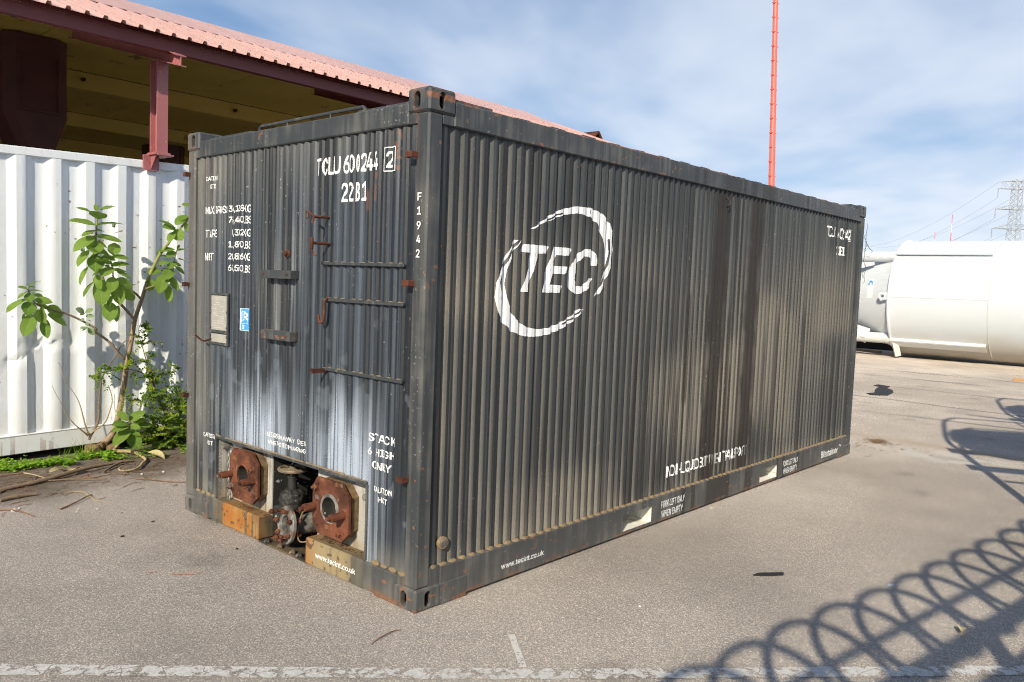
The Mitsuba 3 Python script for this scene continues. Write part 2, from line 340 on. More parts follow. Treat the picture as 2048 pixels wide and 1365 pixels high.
def rusty_col(p, n=None, uv=None):
    k = fbm(p.x * 11, p.y * 11, p.z * 11, 4)
    f = fbm(p.x * 95, p.y * 95, p.z * 95, 2)
    col = mix(C3(0.066, 0.024, 0.015), C3(0.175, 0.062, 0.033), smoothstep(0.28, 0.72, k))
    col = mix(col, C3(0.24, 0.105, 0.050), smoothstep(0.60, 0.76, fbm(p.x * 23 + 3.0, p.y * 23, p.z * 23, 3)) * 0.65)
    col = mix(col, C3(0.20, 0.155, 0.135), smoothstep(0.66, 0.75, fbm(p.x * 17, p.y * 17 + 8.0, p.z * 17, 3)) * 0.6)
    return col * (0.75 + 0.5 * f)
mat('rusty_steel', rusty_col, 0.78, spec=0.3)
def brown_col(p, n=None, uv=None): return rusty_col(p) * C3(0.66, 0.66, 0.72)
mat('brown_rust', brown_col, 0.8, spec=0.3)

def liner_col(p, n=None, uv=None):
    k = fbm(p.x * 9, p.y * 9, p.z * 4, 4)
    s = fbm(p.y * 40, p.z * 2.4, p.x * 20, 3)
    col = mix(C3(0.34, 0.33, 0.305), C3(0.50, 0.485, 0.45), k)
    col = mix(col, C3(0.085, 0.075, 0.062), smoothstep(0.44, 0.66, 0.6 * s + 0.4 * k) * 0.8)
    return mix(col, C3(0.30, 0.20, 0.09), smoothstep(0.26, 0.16, p.z) * 0.5)
mat('outlet_plate', liner_col, 0.6)
def pocket_col(p, n=None, uv=None):
    k = fbm(p.x * 20, p.y * 8, p.z * 20, 3)
    col = mix(C3(0.60, 0.585, 0.52), C3(0.70, 0.69, 0.63), k)
    return mix(col, C3(0.27, 0.14, 0.06), smoothstep(0.62, 0.74, fbm(p.x * 12, p.y * 5, p.z * 30, 3)) * 0.5)
mat('pocket_paint', pocket_col, 0.55)
def tar_col(p, n=None, uv=None):
    k = fbm(p.x * 30, p.y * 30, p.z * 30, 4)
    col = mix(C3(0.011, 0.0115, 0.012), C3(0.035, 0.034, 0.031), k)
    return mix(col, C3(0.40, 0.41, 0.42), smoothstep(0.755, 0.775, fbm(p.x * 42, p.y * 42, p.z * 30, 3)) * 0.7)
def tar_bump(p, n=None, uv=None): return 0.006 * fbm(p.x * 60, p.y * 60, p.z * 60, 3)
mat('tar', tar_col, 0.6, bump=None)
def tarfloor_col(p, n=None, uv=None):
    k = fbm(p.x * 14, p.y * 14, p.z * 14, 4)
    return mix(mix(C3(0.018, 0.018, 0.018), C3(0.055, 0.048, 0.04), k), C3(0.15, 0.105, 0.065), smoothstep(0.50, 0.70, fbm(p.x * 9, p.y * 6, 3.0, 3)) * 0.7)
mat('tarred_floor', tarfloor_col, 0.5)
def steel_col(p, n=None, uv=None):
    k = fbm(p.x * 22, p.y * 22, p.z * 22, 4)
    col = mix(C3(0.075, 0.07, 0.065), C3(0.24, 0.23, 0.215), smoothstep(0.25, 0.75, k))
    return mix(col, C3(0.19, 0.075, 0.035), smoothstep(0.58, 0.68, fbm(p.x * 35 + 4.0, p.y * 35, p.z * 35, 3)) * 0.7)
mat('crust', lambda p, n, uv: mix(C3(0.055, 0.036, 0.022), C3(0.25, 0.17, 0.095), fbm(p.x * 45, p.y * 45, p.z * 45, 4)), 0.95, spec=0.1)
mat('bare_steel', steel_col, 0.45, metallic=0.0)
mat('valve_wheel', lambda p, n, uv: mix(C3(0.10, 0.078, 0.05), C3(0.27, 0.215, 0.15), fbm(p.x * 45, p.y * 45, p.z * 45, 3)), 0.6)
mat('data_plate', lambda p, n, uv: mix(C3(0.30, 0.285, 0.255), C3(0.38, 0.365, 0.335), fbm(p.y * 25, p.z * 25, 0.0, 3)), 0.5)
mat('plate_print', lambda p, n, uv: mix(C3(0.44, 0.43, 0.40), C3(0.52, 0.51, 0.48), noise(p.y * 200, p.z * 200)), 0.5)
mat('plastic_grey', (0.42, 0.46, 0.55), 0.4)
mat('sticker_blue', (0.045, 0.29, 0.68), 0.4)
mat('sticker_white', (0.78, 0.80, 0.82), 0.4)
def dustledge_col(p, n=None, uv=None): return mix(C3(0.16, 0.115, 0.065), C3(0.30, 0.225, 0.14), fbm(p.x * 60, p.y * 60, p.z * 60, 3))
mat('caked_dust', dustledge_col, 0.95, spec=0.1)

def white_col(p, n=None, uv=None):
    k = fbm(p.x * 2.5, p.z * 2.0, 1.0, 3)
    col = mix(C3(0.70, 0.735, 0.78), C3(0.76, 0.79, 0.825), k)
    s = smoothstep(0.60, 0.80, fbm(p.x * 45, p.z * 1.5, 3.0, 3)) * 0.18
    col = mix(col, C3(0.50, 0.49, 0.455), s)
    col = mix(col, C3(0.52, 0.49, 0.44), smoothstep(0.55, 0.20, p.z) * 0.30 * (0.4 + fbm(p.x * 7, p.z * 7, 0.0, 3)))
    r = smoothstep(0.735, 0.765, fbm(p.x * 22, p.y * 22, p.z * 22, 4)) * smoothstep(0.45, 0.62, noise(p.x * 2.3, p.z * 2.9, 4.0) + 0.30 * smoothstep(0.5, 0.1, p.z))
    dr_ = smoothstep(0.70, 0.74, noise(p.x * 26, 3.0)) * smoothstep(0.30, 0.05, p.z) * chips(p, 9.0, 0.48) * 0.6
    r = dr.maximum(r, dr_)
    return mix(col, mix(C3(0.12, 0.045, 0.03), C3(0.34, 0.16, 0.09), noise(p.x * 60, p.z * 60)), r * 0.85)
mat('white_paint', white_col, 0.42)

def redpaint_col(p, n=None, uv=None):
    k = fbm(p.x * 8, p.y * 8, p.z * 5, 3)
    col = mix(C3(0.30, 0.100, 0.108), C3(0.38, 0.138, 0.142), k)
    return mix(col, C3(0.56, 0.36, 0.30), chips(p, 40.0, 0.73) * 0.6)
mat('red_oxide', redpaint_col, 0.38)
mat('shaded_red', lambda p, n, uv: mix(C3(0.115, 0.022, 0.026), C3(0.16, 0.034, 0.036), fbm(p.x * 4, p.y * 9, p.z * 9, 3)), 0.45)  # same red paint as the posts, darkened to imitate shade under the roof
mat('maroon_paint', lambda p, n, uv: mix(C3(0.055, 0.015, 0.014), C3(0.105, 0.030, 0.024), fbm(p.x * 4, p.y * 4, p.z * 4, 4)), 0.6)
mat('roof_pink', lambda p, n, uv: mix(C3(0.45, 0.27, 0.24), C3(0.52, 0.325, 0.292), fbm(p.x * 9, p.y * 0.9, 2.0, 3)) * (0.93 + 0.1 * cell_rand(p.x / 1.008, 1.0, 3.0)), 0.45)
def deck_col(p, n=None, uv=None):
    k = fbm(p.x * 1.3, p.y * 1.3, p.z * 1.3, 4)
    col = mix(C3(0.46, 0.33, 0.055), C3(0.60, 0.45, 0.12), k)
    return mix(col, C3(0.10, 0.07, 0.035), chips(p, 5.0, 0.70) * 0.7)
mat('deck_yellow', deck_col, 0.6)
mat('dark_steel', (0.03, 0.026, 0.024), 0.7)

def silo_col(p, n=None, uv=None):
    k = fbm(p.x * 0.8, p.y * 0.8, p.z * 0.8, 4)
    col = mix(C3(0.59, 0.63, 0.67), C3(0.63, 0.665, 0.70), k)
    d = smoothstep(1.0, 0.15, p.z + 0.5 * (fbm(p.y * 1.2, p.z * 3.0, 2.0, 3) - 0.5))
    return mix(col, C3(0.52, 0.43, 0.29), d * 0.45)
mat('silo_white', silo_col, 0.4)
mat('silo_seam', (0.60, 0.595, 0.57), 0.5)
mat('mast_red', lambda p, n, uv: mix(C3(0.72, 0.115, 0.085), C3(0.80, 0.165, 0.125), fbm(p.z * 0.9, p.x * 5, p.y * 5, 3)), 0.45)
mat('pylon_steel', (0.36, 0.38, 0.40), 0.5)
mat('wire_dark', (0.06, 0.065, 0.07), 0.6)
mat('cable_grey', (0.22, 0.24, 0.26), 0.6)
mat('mast_white', (0.75, 0.75, 0.75), 0.5)
mat('trailer_blue', (0.10, 0.22, 0.42), 0.45)
mat('black_rubber', (0.018, 0.018, 0.019), 0.7)
mat('crate_wood', lambda p, n, uv: mix(C3(0.40, 0.20, 0.08), C3(0.55, 0.31, 0.14), fbm(p.x * 8, p.y * 8, p.z * 40, 3)), 0.7)
mat('galvanised', (0.38, 0.39, 0.40), 0.45, metallic=0.6)
mat('post_grey', (0.25, 0.25, 0.25), 0.6)

def bark_col(p, n=None, uv=None):
    k = fbm(p.x * 40, p.y * 40, p.z * 22, 4)
    col = mix(C3(0.22, 0.155, 0.10), C3(0.42, 0.31, 0.215), k)
    g = smoothstep(1.35, 1.75, p.z)
    return mix(col, C3(0.26, 0.30, 0.07), g * 0.75)
mat('bark', bark_col, 0.8, spec=0.2)
mat('dead_wood', lambda p, n, uv: mix(C3(0.12, 0.078, 0.05), C3(0.30, 0.215, 0.145), fbm(p.x * 50, p.y * 50, p.z * 18, 3)), 0.85, spec=0.2)
mat('red_twig', lambda p, n, uv: mix(C3(0.13, 0.066, 0.042), C3(0.31, 0.185, 0.125), fbm(p.x * 30, p.y * 30, 1.0, 3)), 0.85, spec=0.2)
mat('pale_wood', lambda p, n, uv: mix(C3(0.28, 0.20, 0.11), C3(0.44, 0.345, 0.20), fbm(p.x * 40, p.y * 40, 1.0, 3)), 0.8, spec=0.2)
mat('dry_leaf', lambda p, n, uv: mix(C3(0.40, 0.33, 0.15), C3(0.56, 0.49, 0.27), fbm(p.x * 60, p.y * 60, p.z * 60, 3)), 0.8, spec=0.2)
mat('root_earth', lambda p, n, uv: mix(C3(0.10, 0.065, 0.035), C3(0.30, 0.20, 0.115), fbm(p.x * 60, p.y * 60, p.z * 60, 4)), 0.95, spec=0.1)
mat('chalk_orange', lambda p, n, uv: mix(asphalt_col(p), C3(0.50, 0.20, 0.12), smoothstep(0.40, 0.62, fbm(p.x * 60, p.y * 60, 2.0, 3)) * 0.8), 0.85)
mat('pebble', lambda p, n, uv: mix(C3(0.45, 0.43, 0.38), C3(0.66, 0.64, 0.58), cell_rand(p.x * 20, p.y * 20)), 0.8)

def thin(key, fn, trans=0.7, rough=0.5):
    scene['mat_' + key] = {'type': 'principledthin', 'base_color': proc(fn) if callable(fn) else {'type': 'rgb', 'value': list(fn)}, 'roughness': rough, 'diff_trans': trans, 'spec_tint': 0.0, 'eta': 1.4}
    return key
def leafy(a, b):
    def fn(p, n, uv):
        u, v = uv.x, dr.abs(uv.y - 0.5) * 2
        k = fbm(p.x * 14, p.y * 14, p.z * 14, 3)
        col = mix(a, b, k)
        mid = 1 - smoothstep(0.015, 0.06, v)
        sv = u * 7.0 - v * 1.5
        sv = dr.abs(sv - dr.floor(sv) - 0.5) * 2
        side = smoothstep(0.86, 0.98, sv) * (1 - smoothstep(0.85, 1.0, v))
        return mix(col, C3(0.30, 0.38, 0.13), dr.clip(dr.maximum(mid * 0.9, side * 0.32), 0, 1))
    return fn
thin('leaf_green', leafy(C3(0.170, 0.280, 0.050), C3(0.270, 0.405, 0.085)), 0.9)
thin('leaf_pale', leafy(C3(0.24, 0.35, 0.16), C3(0.33, 0.44, 0.24)), 0.6)
thin('leaf_dark', leafy(C3(0.115, 0.215, 0.040), C3(0.190, 0.310, 0.060)), 0.8)
thin('leaflet', lambda p, n, uv: mix(C3(0.10, 0.20, 0.030), C3(0.34, 0.40, 0.04), dr.square(cell_rand(p.x * 22, p.y * 22, p.z * 22))), 0.7)
thin('weed', lambda p, n, uv: mix(C3(0.16, 0.34, 0.03), C3(0.34, 0.52, 0.06), cell_rand(p.x * 30, p.y * 30)), 0.7)
thin('far_leaf', lambda p, n, uv: mix(C3(0.07, 0.14, 0.02), C3(0.14, 0.22, 0.03), cell_rand(p.x * 3, p.y * 3, p.z * 3)), 0.6)
LEAVES = [
[0.095,4.34,2.131,-0.021,4.36,2.167,-0.01,-0.033,-0.014,0],
[0.138,4.34,2.145,0.124,4.33,2.204,-0.018,0.007,-0.003,0],
[0.173,4.34,2.154,0.302,4.36,2.219,-0.01,0.042,0.007,0],
[0.143,4.34,2.076,0.115,4.24,2.142,0.065,-0.024,-0.009,0],
[0.133,4.34,2.024,-0.084,4.31,2.07,0.001,-0.049,-0.026,0],
[0.138,4.34,2.024,0.377,4.37,2.081,-0.009,0.053,0.009,0],
[0.138,4.34,1.982,-0.001,4.3,1.93,0.015,-0.043,-0.006,0],
[0.138,4.34,1.982,0.221,4.37,1.983,-0.008,0.022,0.011,0],
[0.123,4.34,1.931,-0.069,4.3,1.812,0.023,-0.044,-0.023,0],
[0.138,4.34,1.929,0.345,4.31,1.913,0.009,0.047,0.027,0],
[0.138,4.34,1.887,0.11,4.38,1.885,-0.009,-0.007,-0.01,0],
[0.138,4.34,1.887,0.252,4.37,1.843,0.0,0.031,0.021,0],
[0.125,4.34,1.881,0.089,4.25,1.789,0.064,-0.024,-0.002,0],
[0.073,4.34,1.809,-0.034,4.31,1.676,0.018,-0.049,-0.003,0],
[0.143,4.34,1.781,0.083,4.38,1.731,-0.001,-0.021,-0.016,0],
[0.133,4.34,1.768,0.098,4.26,1.635,0.063,-0.024,-0.002,0],
[0.143,4.34,1.776,0.244,4.39,1.813,-0.017,0.031,0.003,0],
[0.073,4.34,1.672,-0.026,4.32,1.526,0.004,-0.053,0.005,0],
[0.162,4.31,1.632,0.052,4.23,1.617,0.013,-0.024,0.03,0],
[0.122,4.31,1.604,0.125,4.24,1.48,0.021,-0.032,0.019,0],
[0.097,4.31,1.54,0.002,4.29,1.418,0.003,-0.046,0.005,0],
[0.167,4.31,1.563,0.131,4.22,1.349,0.064,-0.025,-0.001,0],
[0.214,4.31,1.49,0.226,4.29,1.437,0.028,-0.011,0.011,0],
[0.234,4.31,1.372,0.215,4.26,1.208,0.06,-0.024,0.0,0],
[0.307,4.31,1.34,0.279,4.33,1.198,0.016,-0.04,-0.009,0],
[0.26,4.31,1.437,0.192,4.24,1.348,0.013,-0.034,0.016,0],
[0.269,4.32,1.777,0.291,4.35,1.891,-0.049,0.019,0.004,0],
[0.243,4.32,1.765,0.065,4.26,1.853,-0.001,-0.044,-0.033,0],
[0.253,4.32,1.76,0.4,4.3,1.768,0.004,0.038,0.022,0],
[0.284,4.32,1.74,0.158,4.28,1.761,0.006,-0.032,-0.024,0],
[0.238,4.32,1.695,0.073,4.24,1.747,0.026,-0.048,0.009,0],
[0.248,4.32,1.68,0.413,4.33,1.727,-0.008,0.047,0.018,0],
[0.264,4.32,1.67,0.132,4.23,1.603,0.032,-0.039,-0.011,0],
[0.279,4.32,1.643,0.4,4.37,1.652,-0.015,0.032,0.017,0],
[0.295,4.32,1.633,0.412,4.29,1.594,0.014,0.031,0.017,0],
[0.238,4.32,1.679,0.203,4.35,1.688,-0.007,-0.005,-0.011,0],
[0.256,4.3,1.588,0.204,4.2,1.469,0.047,-0.019,-0.005,0],
[0.282,4.3,1.572,0.427,4.28,1.501,0.022,0.024,0.037,0],
[0.292,4.3,1.524,0.29,4.24,1.354,0.042,-0.033,0.011,0],
[0.35,4.3,1.498,0.444,4.33,1.373,0.033,-0.03,0.017,0],
[0.864,4.4,2.05,0.69,4.38,2.12,-0.003,-0.05,-0.022,0],
[0.849,4.4,2.052,0.713,4.35,2.066,0.008,-0.031,-0.03,0],
[0.834,4.4,2.021,0.763,4.35,1.921,0.023,-0.032,-0.0,0],
[0.841,4.4,2.037,0.88,4.32,1.946,0.039,-0.02,0.034,0],
[0.849,4.4,2.085,0.955,4.4,2.191,-0.022,0.032,0.022,0],
[0.879,4.4,2.132,0.956,4.37,2.182,-0.005,0.021,0.02,0],
[0.985,4.4,2.283,0.902,4.38,2.274,0.006,-0.018,-0.017,0],
[0.957,4.4,2.034,0.946,4.38,2.107,-0.021,0.01,-0.0,0],
[0.873,4.4,1.865,0.888,4.4,1.907,-0.008,0.01,0.003,0],
[0.866,4.4,1.846,0.954,4.4,1.877,-0.002,0.027,0.007,0],
[0.843,4.4,1.863,0.68,4.37,1.839,0.011,-0.046,-0.016,0],
[0.851,4.4,1.838,0.748,4.34,1.792,0.023,-0.025,-0.018,0],
[0.723,4.4,1.798,0.68,4.42,1.832,-0.012,-0.009,-0.01,0],
[0.775,4.4,1.793,0.723,4.4,1.798,-0.001,-0.012,-0.01,0],
[0.787,4.4,1.742,0.688,4.37,1.723,0.011,-0.025,-0.017,0],
[0.844,4.4,1.748,0.763,4.34,1.683,0.026,-0.023,-0.01,0],
[0.882,4.4,1.772,0.957,4.42,1.764,-0.004,0.021,0.01,0],
[0.851,4.4,1.745,0.905,4.4,1.699,0.007,-0.018,0.008,0],
[0.848,4.4,1.7,0.942,4.38,1.64,0.017,0.022,0.019,0],
[0.821,4.4,1.677,0.703,4.32,1.586,0.036,-0.026,-0.025,0],
[0.717,4.4,1.658,0.598,4.43,1.646,-0.001,-0.016,-0.033,0],
[0.747,4.4,1.63,0.667,4.32,1.461,0.049,-0.023,-0.013,0],
[0.822,4.4,1.602,0.858,4.37,1.478,0.017,-0.034,0.013,0],
[0.789,4.4,1.52,0.779,4.36,1.373,0.024,-0.038,0.009,0],
[0.629,4.4,1.582,0.628,4.43,1.464,0.044,-0.019,-0.005,0],
[-0.4,4.3,1.497,-0.307,4.32,1.551,-0.005,0.032,-0.003,0],
[-0.402,4.3,1.477,-0.479,4.28,1.491,0.003,-0.021,-0.012,0],
[-0.395,4.3,1.484,-0.352,4.3,1.493,-0.002,0.01,0.008,0],
[-0.398,4.3,1.452,-0.299,4.28,1.469,0.005,0.03,0.005,0],
[-0.402,4.3,1.454,-0.491,4.27,1.402,0.009,-0.031,0.002,0],
[-0.398,4.3,1.439,-0.412,4.21,1.373,0.035,-0.011,0.007,0],
[-0.416,4.3,1.392,-0.58,4.26,1.306,0.015,-0.053,-0.003,0],
[-0.366,4.3,1.432,-0.285,4.34,1.412,-0.014,0.022,-0.011,0],
[-0.357,4.3,1.387,-0.236,4.25,1.375,0.013,0.024,0.029,0],
[-0.335,4.3,1.357,-0.213,4.32,1.313,0.001,0.034,0.019,0],
[-0.385,4.3,1.367,-0.438,4.2,1.277,0.051,-0.016,-0.012,0],
[-0.421,4.3,1.277,-0.444,4.32,1.22,0.003,-0.018,-0.007,0],
[-0.371,4.3,1.266,-0.451,4.24,1.101,0.05,-0.016,-0.018,0],
[-0.335,4.3,1.307,-0.299,4.27,1.197,0.039,-0.011,0.016,0],
[-0.307,4.3,1.337,-0.309,4.21,1.196,0.004,-0.042,0.027,0],
[-0.28,4.3,1.235,-0.277,4.27,1.072,0.027,-0.041,0.008,0],
[-0.271,4.3,1.322,-0.114,4.33,1.264,0.012,0.021,0.044,0],
[-0.261,4.3,1.266,-0.097,4.31,1.187,0.013,0.042,0.033,0],
[0.036,4.34,1.284,-0.037,4.31,1.317,-0.009,-0.005,-0.023,1],
[0.046,4.34,1.278,0.101,4.32,1.317,-0.006,0.012,0.016,1],
[0.041,4.34,1.268,-0.012,4.31,1.275,0.006,-0.007,0.016,1],
[0.051,4.34,1.247,0.111,4.32,1.255,0.001,0.011,0.016,1],
[0.071,4.34,1.22,0.091,4.34,1.201,0.002,-0.008,0.002,1],
[0.036,4.34,1.231,0.004,4.32,1.214,0.008,-0.008,-0.006,1],
[0.046,4.34,1.199,0.063,4.32,1.168,0.011,-0.003,0.008,1],
[0.071,4.34,1.151,-0.005,4.31,1.151,0.008,-0.021,-0.009,1],
[0.071,4.34,1.151,0.109,4.32,1.087,0.019,-0.006,0.014,1],
[0.061,4.34,1.148,0.009,4.32,1.127,0.006,-0.017,0.001,1],
[0.39,4.3,0.33,0.304,4.33,0.411,-0.017,0.021,-0.025,0],
[0.398,4.3,0.304,0.54,4.32,0.416,-0.018,0.05,0.013,0],
[0.388,4.3,0.296,0.24,4.26,0.318,0.008,-0.041,-0.021,0],
[0.386,4.3,0.279,0.228,4.24,0.259,0.019,-0.046,-0.012,0],
[0.398,4.3,0.274,0.447,4.2,0.27,0.024,0.011,0.02,0],
[0.398,4.3,0.244,0.224,4.21,0.147,0.031,-0.042,-0.017,0],
[0.403,4.3,0.226,0.469,4.23,0.195,0.022,0.015,0.014,0],
[0.403,4.3,0.217,0.453,4.22,0.074,0.051,-0.016,0.027,0],
[0.461,4.3,0.288,0.567,4.35,0.331,-0.018,0.032,0.008,0],
[0.478,4.3,0.252,0.619,4.35,0.273,-0.016,0.039,0.017,0]]
STEMS = [[[[0.28,4.57,0.086],[0.363,4.55,0.192],[0.405,4.53,0.383],[0.446,4.51,0.687],[0.463,4.491,0.878],[0.489,4.474,1.035],[0.509,4.457,1.205],[0.564,4.44,1.397],[0.612,4.429,1.573],[0.658,4.417,1.692],[0.704,4.406,1.797],[0.79,4.4,1.919],[0.864,4.4,2.02],[0.925,4.4,2.091],[0.971,4.4,2.155]],[0.03,0.009]],[[[0.497,4.43,1.206],[0.36,4.4,1.353],[0.237,4.37,1.499],[0.164,4.354,1.658],[0.138,4.346,1.776],[0.13,4.34,1.881],[0.135,4.34,1.987],[0.143,4.34,2.151]],[0.013,0.006]],[[[0.544,4.42,1.398],[0.44,4.38,1.473],[0.33,4.34,1.524],[0.268,4.33,1.598],[0.264,4.32,1.627],[0.251,4.32,1.701],[0.248,4.32,1.776]],[0.01,0.005]],[[[0.576,4.41,1.478],[0.68,4.407,1.521],[0.801,4.403,1.572],[0.829,4.4,1.677],[0.844,4.4,1.767],[0.866,4.4,1.857],[0.881,4.4,1.902]],[0.009,0.003]],[[[0.409,4.43,0.861],[0.348,4.413,0.916],[0.22,4.397,1.056],[0.135,4.38,1.125],[0.14,4.363,1.127],[0.023,4.347,1.209],[-0.076,4.33,1.258],[-0.123,4.32,1.275],[-0.263,4.31,1.316],[-0.362,4.3,1.372],[-0.393,4.3,1.442],[-0.4,4.3,1.472],[-0.402,4.3,1.497]],[0.013,0.006]],[[[0.327,4.5,0.022],[0.358,4.433,0.09],[0.422,4.367,0.231],[0.394,4.3,0.321]],[0.011,0.007]]]
DEAD = [[[[0.151,4.55,0.139],[0.192,4.531,0.232],[0.209,4.513,0.284],[0.218,4.494,0.507],[0.227,4.475,0.653],[0.244,4.456,0.739],[0.346,4.45,0.896],[0.437,4.45,1.025],[0.458,4.45,1.029]],[0.012,0.004]],[[[0.16,4.54,0.191],[0.2,4.51,0.234],[0.245,4.48,0.276],[0.29,4.45,0.396],[0.304,4.433,0.491],[0.285,4.417,0.571],[0.258,4.4,0.634]],[0.007,0.003]],[[[0.152,4.54,0.186],[0.115,4.518,0.263],[0.075,4.495,0.4],[0.043,4.473,0.492],[-0.004,4.45,0.575],[-0.063,4.438,0.665],[-0.105,4.425,0.753],[-0.125,4.413,0.83],[-0.148,4.4,0.859]],[0.008,0.002]],[[[0.14,4.54,0.179],[0.07,4.504,0.244],[-0.045,4.468,0.373],[-0.131,4.44,0.545],[-0.168,4.42,0.608],[-0.193,4.4,0.669]],[0.008,0.002]]]
BUSH = [[[[0.872,4.62,0.041],[0.843,4.575,0.29],[0.796,4.53,0.392],[0.716,4.494,0.547],[0.663,4.475,0.695],[0.619,4.456,0.814],[0.573,4.45,0.965],[0.542,4.45,1.104],[0.563,4.45,1.182]],[0.01,0.002]],[[[0.692,4.46,0.588],[0.57,4.44,0.722],[0.434,4.42,0.766],[0.262,4.4,0.76],[0.089,4.38,0.723]],[0.006,0.0015]],[[[0.718,4.46,0.658],[0.783,4.447,0.7],[0.858,4.433,0.728],[0.888,4.42,0.759]],[0.005,0.0015]],[[[0.746,4.46,0.513],[0.657,4.44,0.513],[0.528,4.42,0.474],[0.402,4.4,0.504],[0.377,4.38,0.449]],[0.005,0.0015]],[[[0.799,4.48,0.308],[0.814,4.47,0.443],[0.817,4.46,0.579],[0.895,4.45,0.557]],[0.006,0.002]],[[[0.811,4.5,0.231],[0.85,4.467,0.305],[0.907,4.433,0.349],[0.965,4.4,0.367]],[0.005,0.002]],[[[0.84,4.55,0.084],[0.885,4.5,0.086],[0.935,4.45,0.116],[0.949,4.4,0.095]],[0.004,0.002]],[[[0.806,4.5,0.259],[0.726,4.473,0.307],[0.644,4.447,0.328],[0.563,4.42,0.269]],[0.004,0.002]],[[[0.617,4.45,0.814],[0.549,4.433,0.837],[0.474,4.417,0.85],[0.434,4.4,0.811]],[0.004,0.001]],[[[0.573,4.45,0.965],[0.613,4.425,1.0],[0.672,4.4,0.992]],[0.003,0.001]],[[[0.542,4.45,1.104],[0.6,4.435,1.13],[0.654,4.42,1.104]],[0.003,0.001]],[[[0.833,4.55,0.158],[0.729,4.517,0.183],[0.643,4.483,0.189],[0.577,4.45,0.131]],[0.004,0.001]]]

# ================================================================ the ground
v = np.array([[-900, -900, 0], [1500, -900, 0], [1500, 1500, 0], [-900, 1500, 0]], float)
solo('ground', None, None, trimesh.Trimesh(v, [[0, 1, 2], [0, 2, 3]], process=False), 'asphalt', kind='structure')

def strip(pts, w, z, wob, seed):
    """a painted strip as a thin sheet with uneven edges"""
    p = np.asarray(pts, float); t = np.gradient(p, axis=0); t /= np.linalg.norm(t, axis=1, keepdims=True)
    nn = np.c_[-t[:, 1], t[:, 0]]; q = np.c_[p, p[:, 0] * 0]
    a = w / 2 + wob * (meshkit.noise(q * 14, seed) - 0.5) * 2; b = w / 2 + wob * (meshkit.noise(q * 14, seed + 9) - 0.5) * 2
    L, R = p + nn * a[:, None], p - nn * b[:, None]
    n = len(p); v = np.r_[np.c_[L, np.full(n, z)], np.c_[R, np.full(n, z)]]
    f = []
    for i in range(n - 1): f += [(i, n + i, n + i + 1), (i, n + i + 1, i + 1)]
    return trimesh.Trimesh(v, f, process=False)
s = np.linspace(-1.0, 2.2, 400)
cx = np.interp(s, [-1, 0, 0.455, 1, 2.2], [-4.85, -1.60, -0.142, 1.607, 5.45]); cy = np.interp(s, [-1, 0, 0.455, 1, 2.2], [3.97, 0.737, -0.715, -2.331, -5.88])
k = np.ones(41) / 41
pad = lambda a: np.convolve(np.r_[np.full(20, 0) + a[0] + (a[1] - a[0]) * np.arange(-20, 0), a, a[-1] + (a[-1] - a[-2]) * np.arange(1, 21)], k, 'valid')
solo('line_marking', None, None, strip(np.c_[pad(cx), pad(cy)], 0.090, 0.004, 0.007, 3), 'road_paint', kind='structure')
q = np.linspace(0, 1, 24)
solo('dash_marking', None, None, strip(np.c_[0.183 - 0.205 * q , -0.487 - 0.255 * q], 0.031, 0.004, 0.002, 5), 'dash_paint', kind='structure')

# ================================================================ the black container
LX, WY, HZ = 6.058, 2.438, 2.591
con = thing('tank_container', 'weathered black corrugated tank container with white lettering standing on the asphalt', 'container')
RY = 0.006          # faces of rails and posts stand this far inside the corner castings

def corner_casting(ix, iy, iz):
    a, b, c = 0.178, 0.162, 0.118
    body = mf(cbox(0, a, 0, b, 0, c, 0.011))
    body -= mf(box(0.028, a - 0.014, 0.028, b - 0.014, 0.024, c - 0.024))
    body -= mf(prism(stadium(0.086, c / 2 + 0.001, 0.045, 0.082), -0.01, 0.04, 'y'))
    body -= mf(prism(stadium(0.088, c / 2 + 0.001, 0.045, 0.082), -0.01, 0.04, 'x'))
    body -= mf(prism(stadium(0.09, 0.081, 0.06, 0.11), c - 0.04, c + 0.01, 'z'))
    m = tm(body); v = m.vertices.copy(); flip = 1
    if not iz: v[:, 2] = c - v[:, 2]; flip *= -1
    else: v[:, 2] += HZ - c
    if ix: v[:, 0] = LX - v[:, 0]; flip *= -1
    if iy: v[:, 1] = WY - v[:, 1]; flip *= -1
    return trimesh.Trimesh(v, m.faces if flip > 0 else m.faces[:, ::-1], process=False)
for ix in (0, 1):
    for iy in (0, 1):
        for iz in (0, 1):
            part(con, 'corner_casting', corner_casting(ix, iy, iz), 'frame_paint', smooth=30)
for ix in (0, 1):
    for iy in (0, 1):
        x0, x1 = (RY, 0.100) if not ix else (LX - 0.100, LX - RY)
        y0, y1 = (RY, 0.098) if not iy else (WY - 0.098, WY - RY)
        part(con, 'corner_post', cbox(x0, x1, y0, y1, 0.118, HZ - 0.118, 0.010), 'frame_paint')

# corrugated walls: (position along the wall, depth) break points
PITCH = 0.0715
def profile(s0, s1, phase, flat, slope1, slope2, d0, d1):
    """d0 outer, d1 inner; slope1 rises to the outer flat, slope2 falls from it"""
    pts = [(s0, d1)]; s = s0 + phase
    while s + slope1 + flat + slope2 < s1 - 0.004:
        pts += [(s, d1), (s + slope1, d0), (s + slope1 + flat, d0), (s + slope1 + flat + slope2, d1)]
        s += PITCH
    pts.append((s1, d1))
    return pts
SIDE = profile(0.096, LX - 0.096, 0.004, 0.0255, 0.0205, 0.0095, 0.022, 0.0385)
END = profile(0.094, WY - 0.094, 0.004, 0.030, 0.012, 0.012, 0.020, 0.0290)
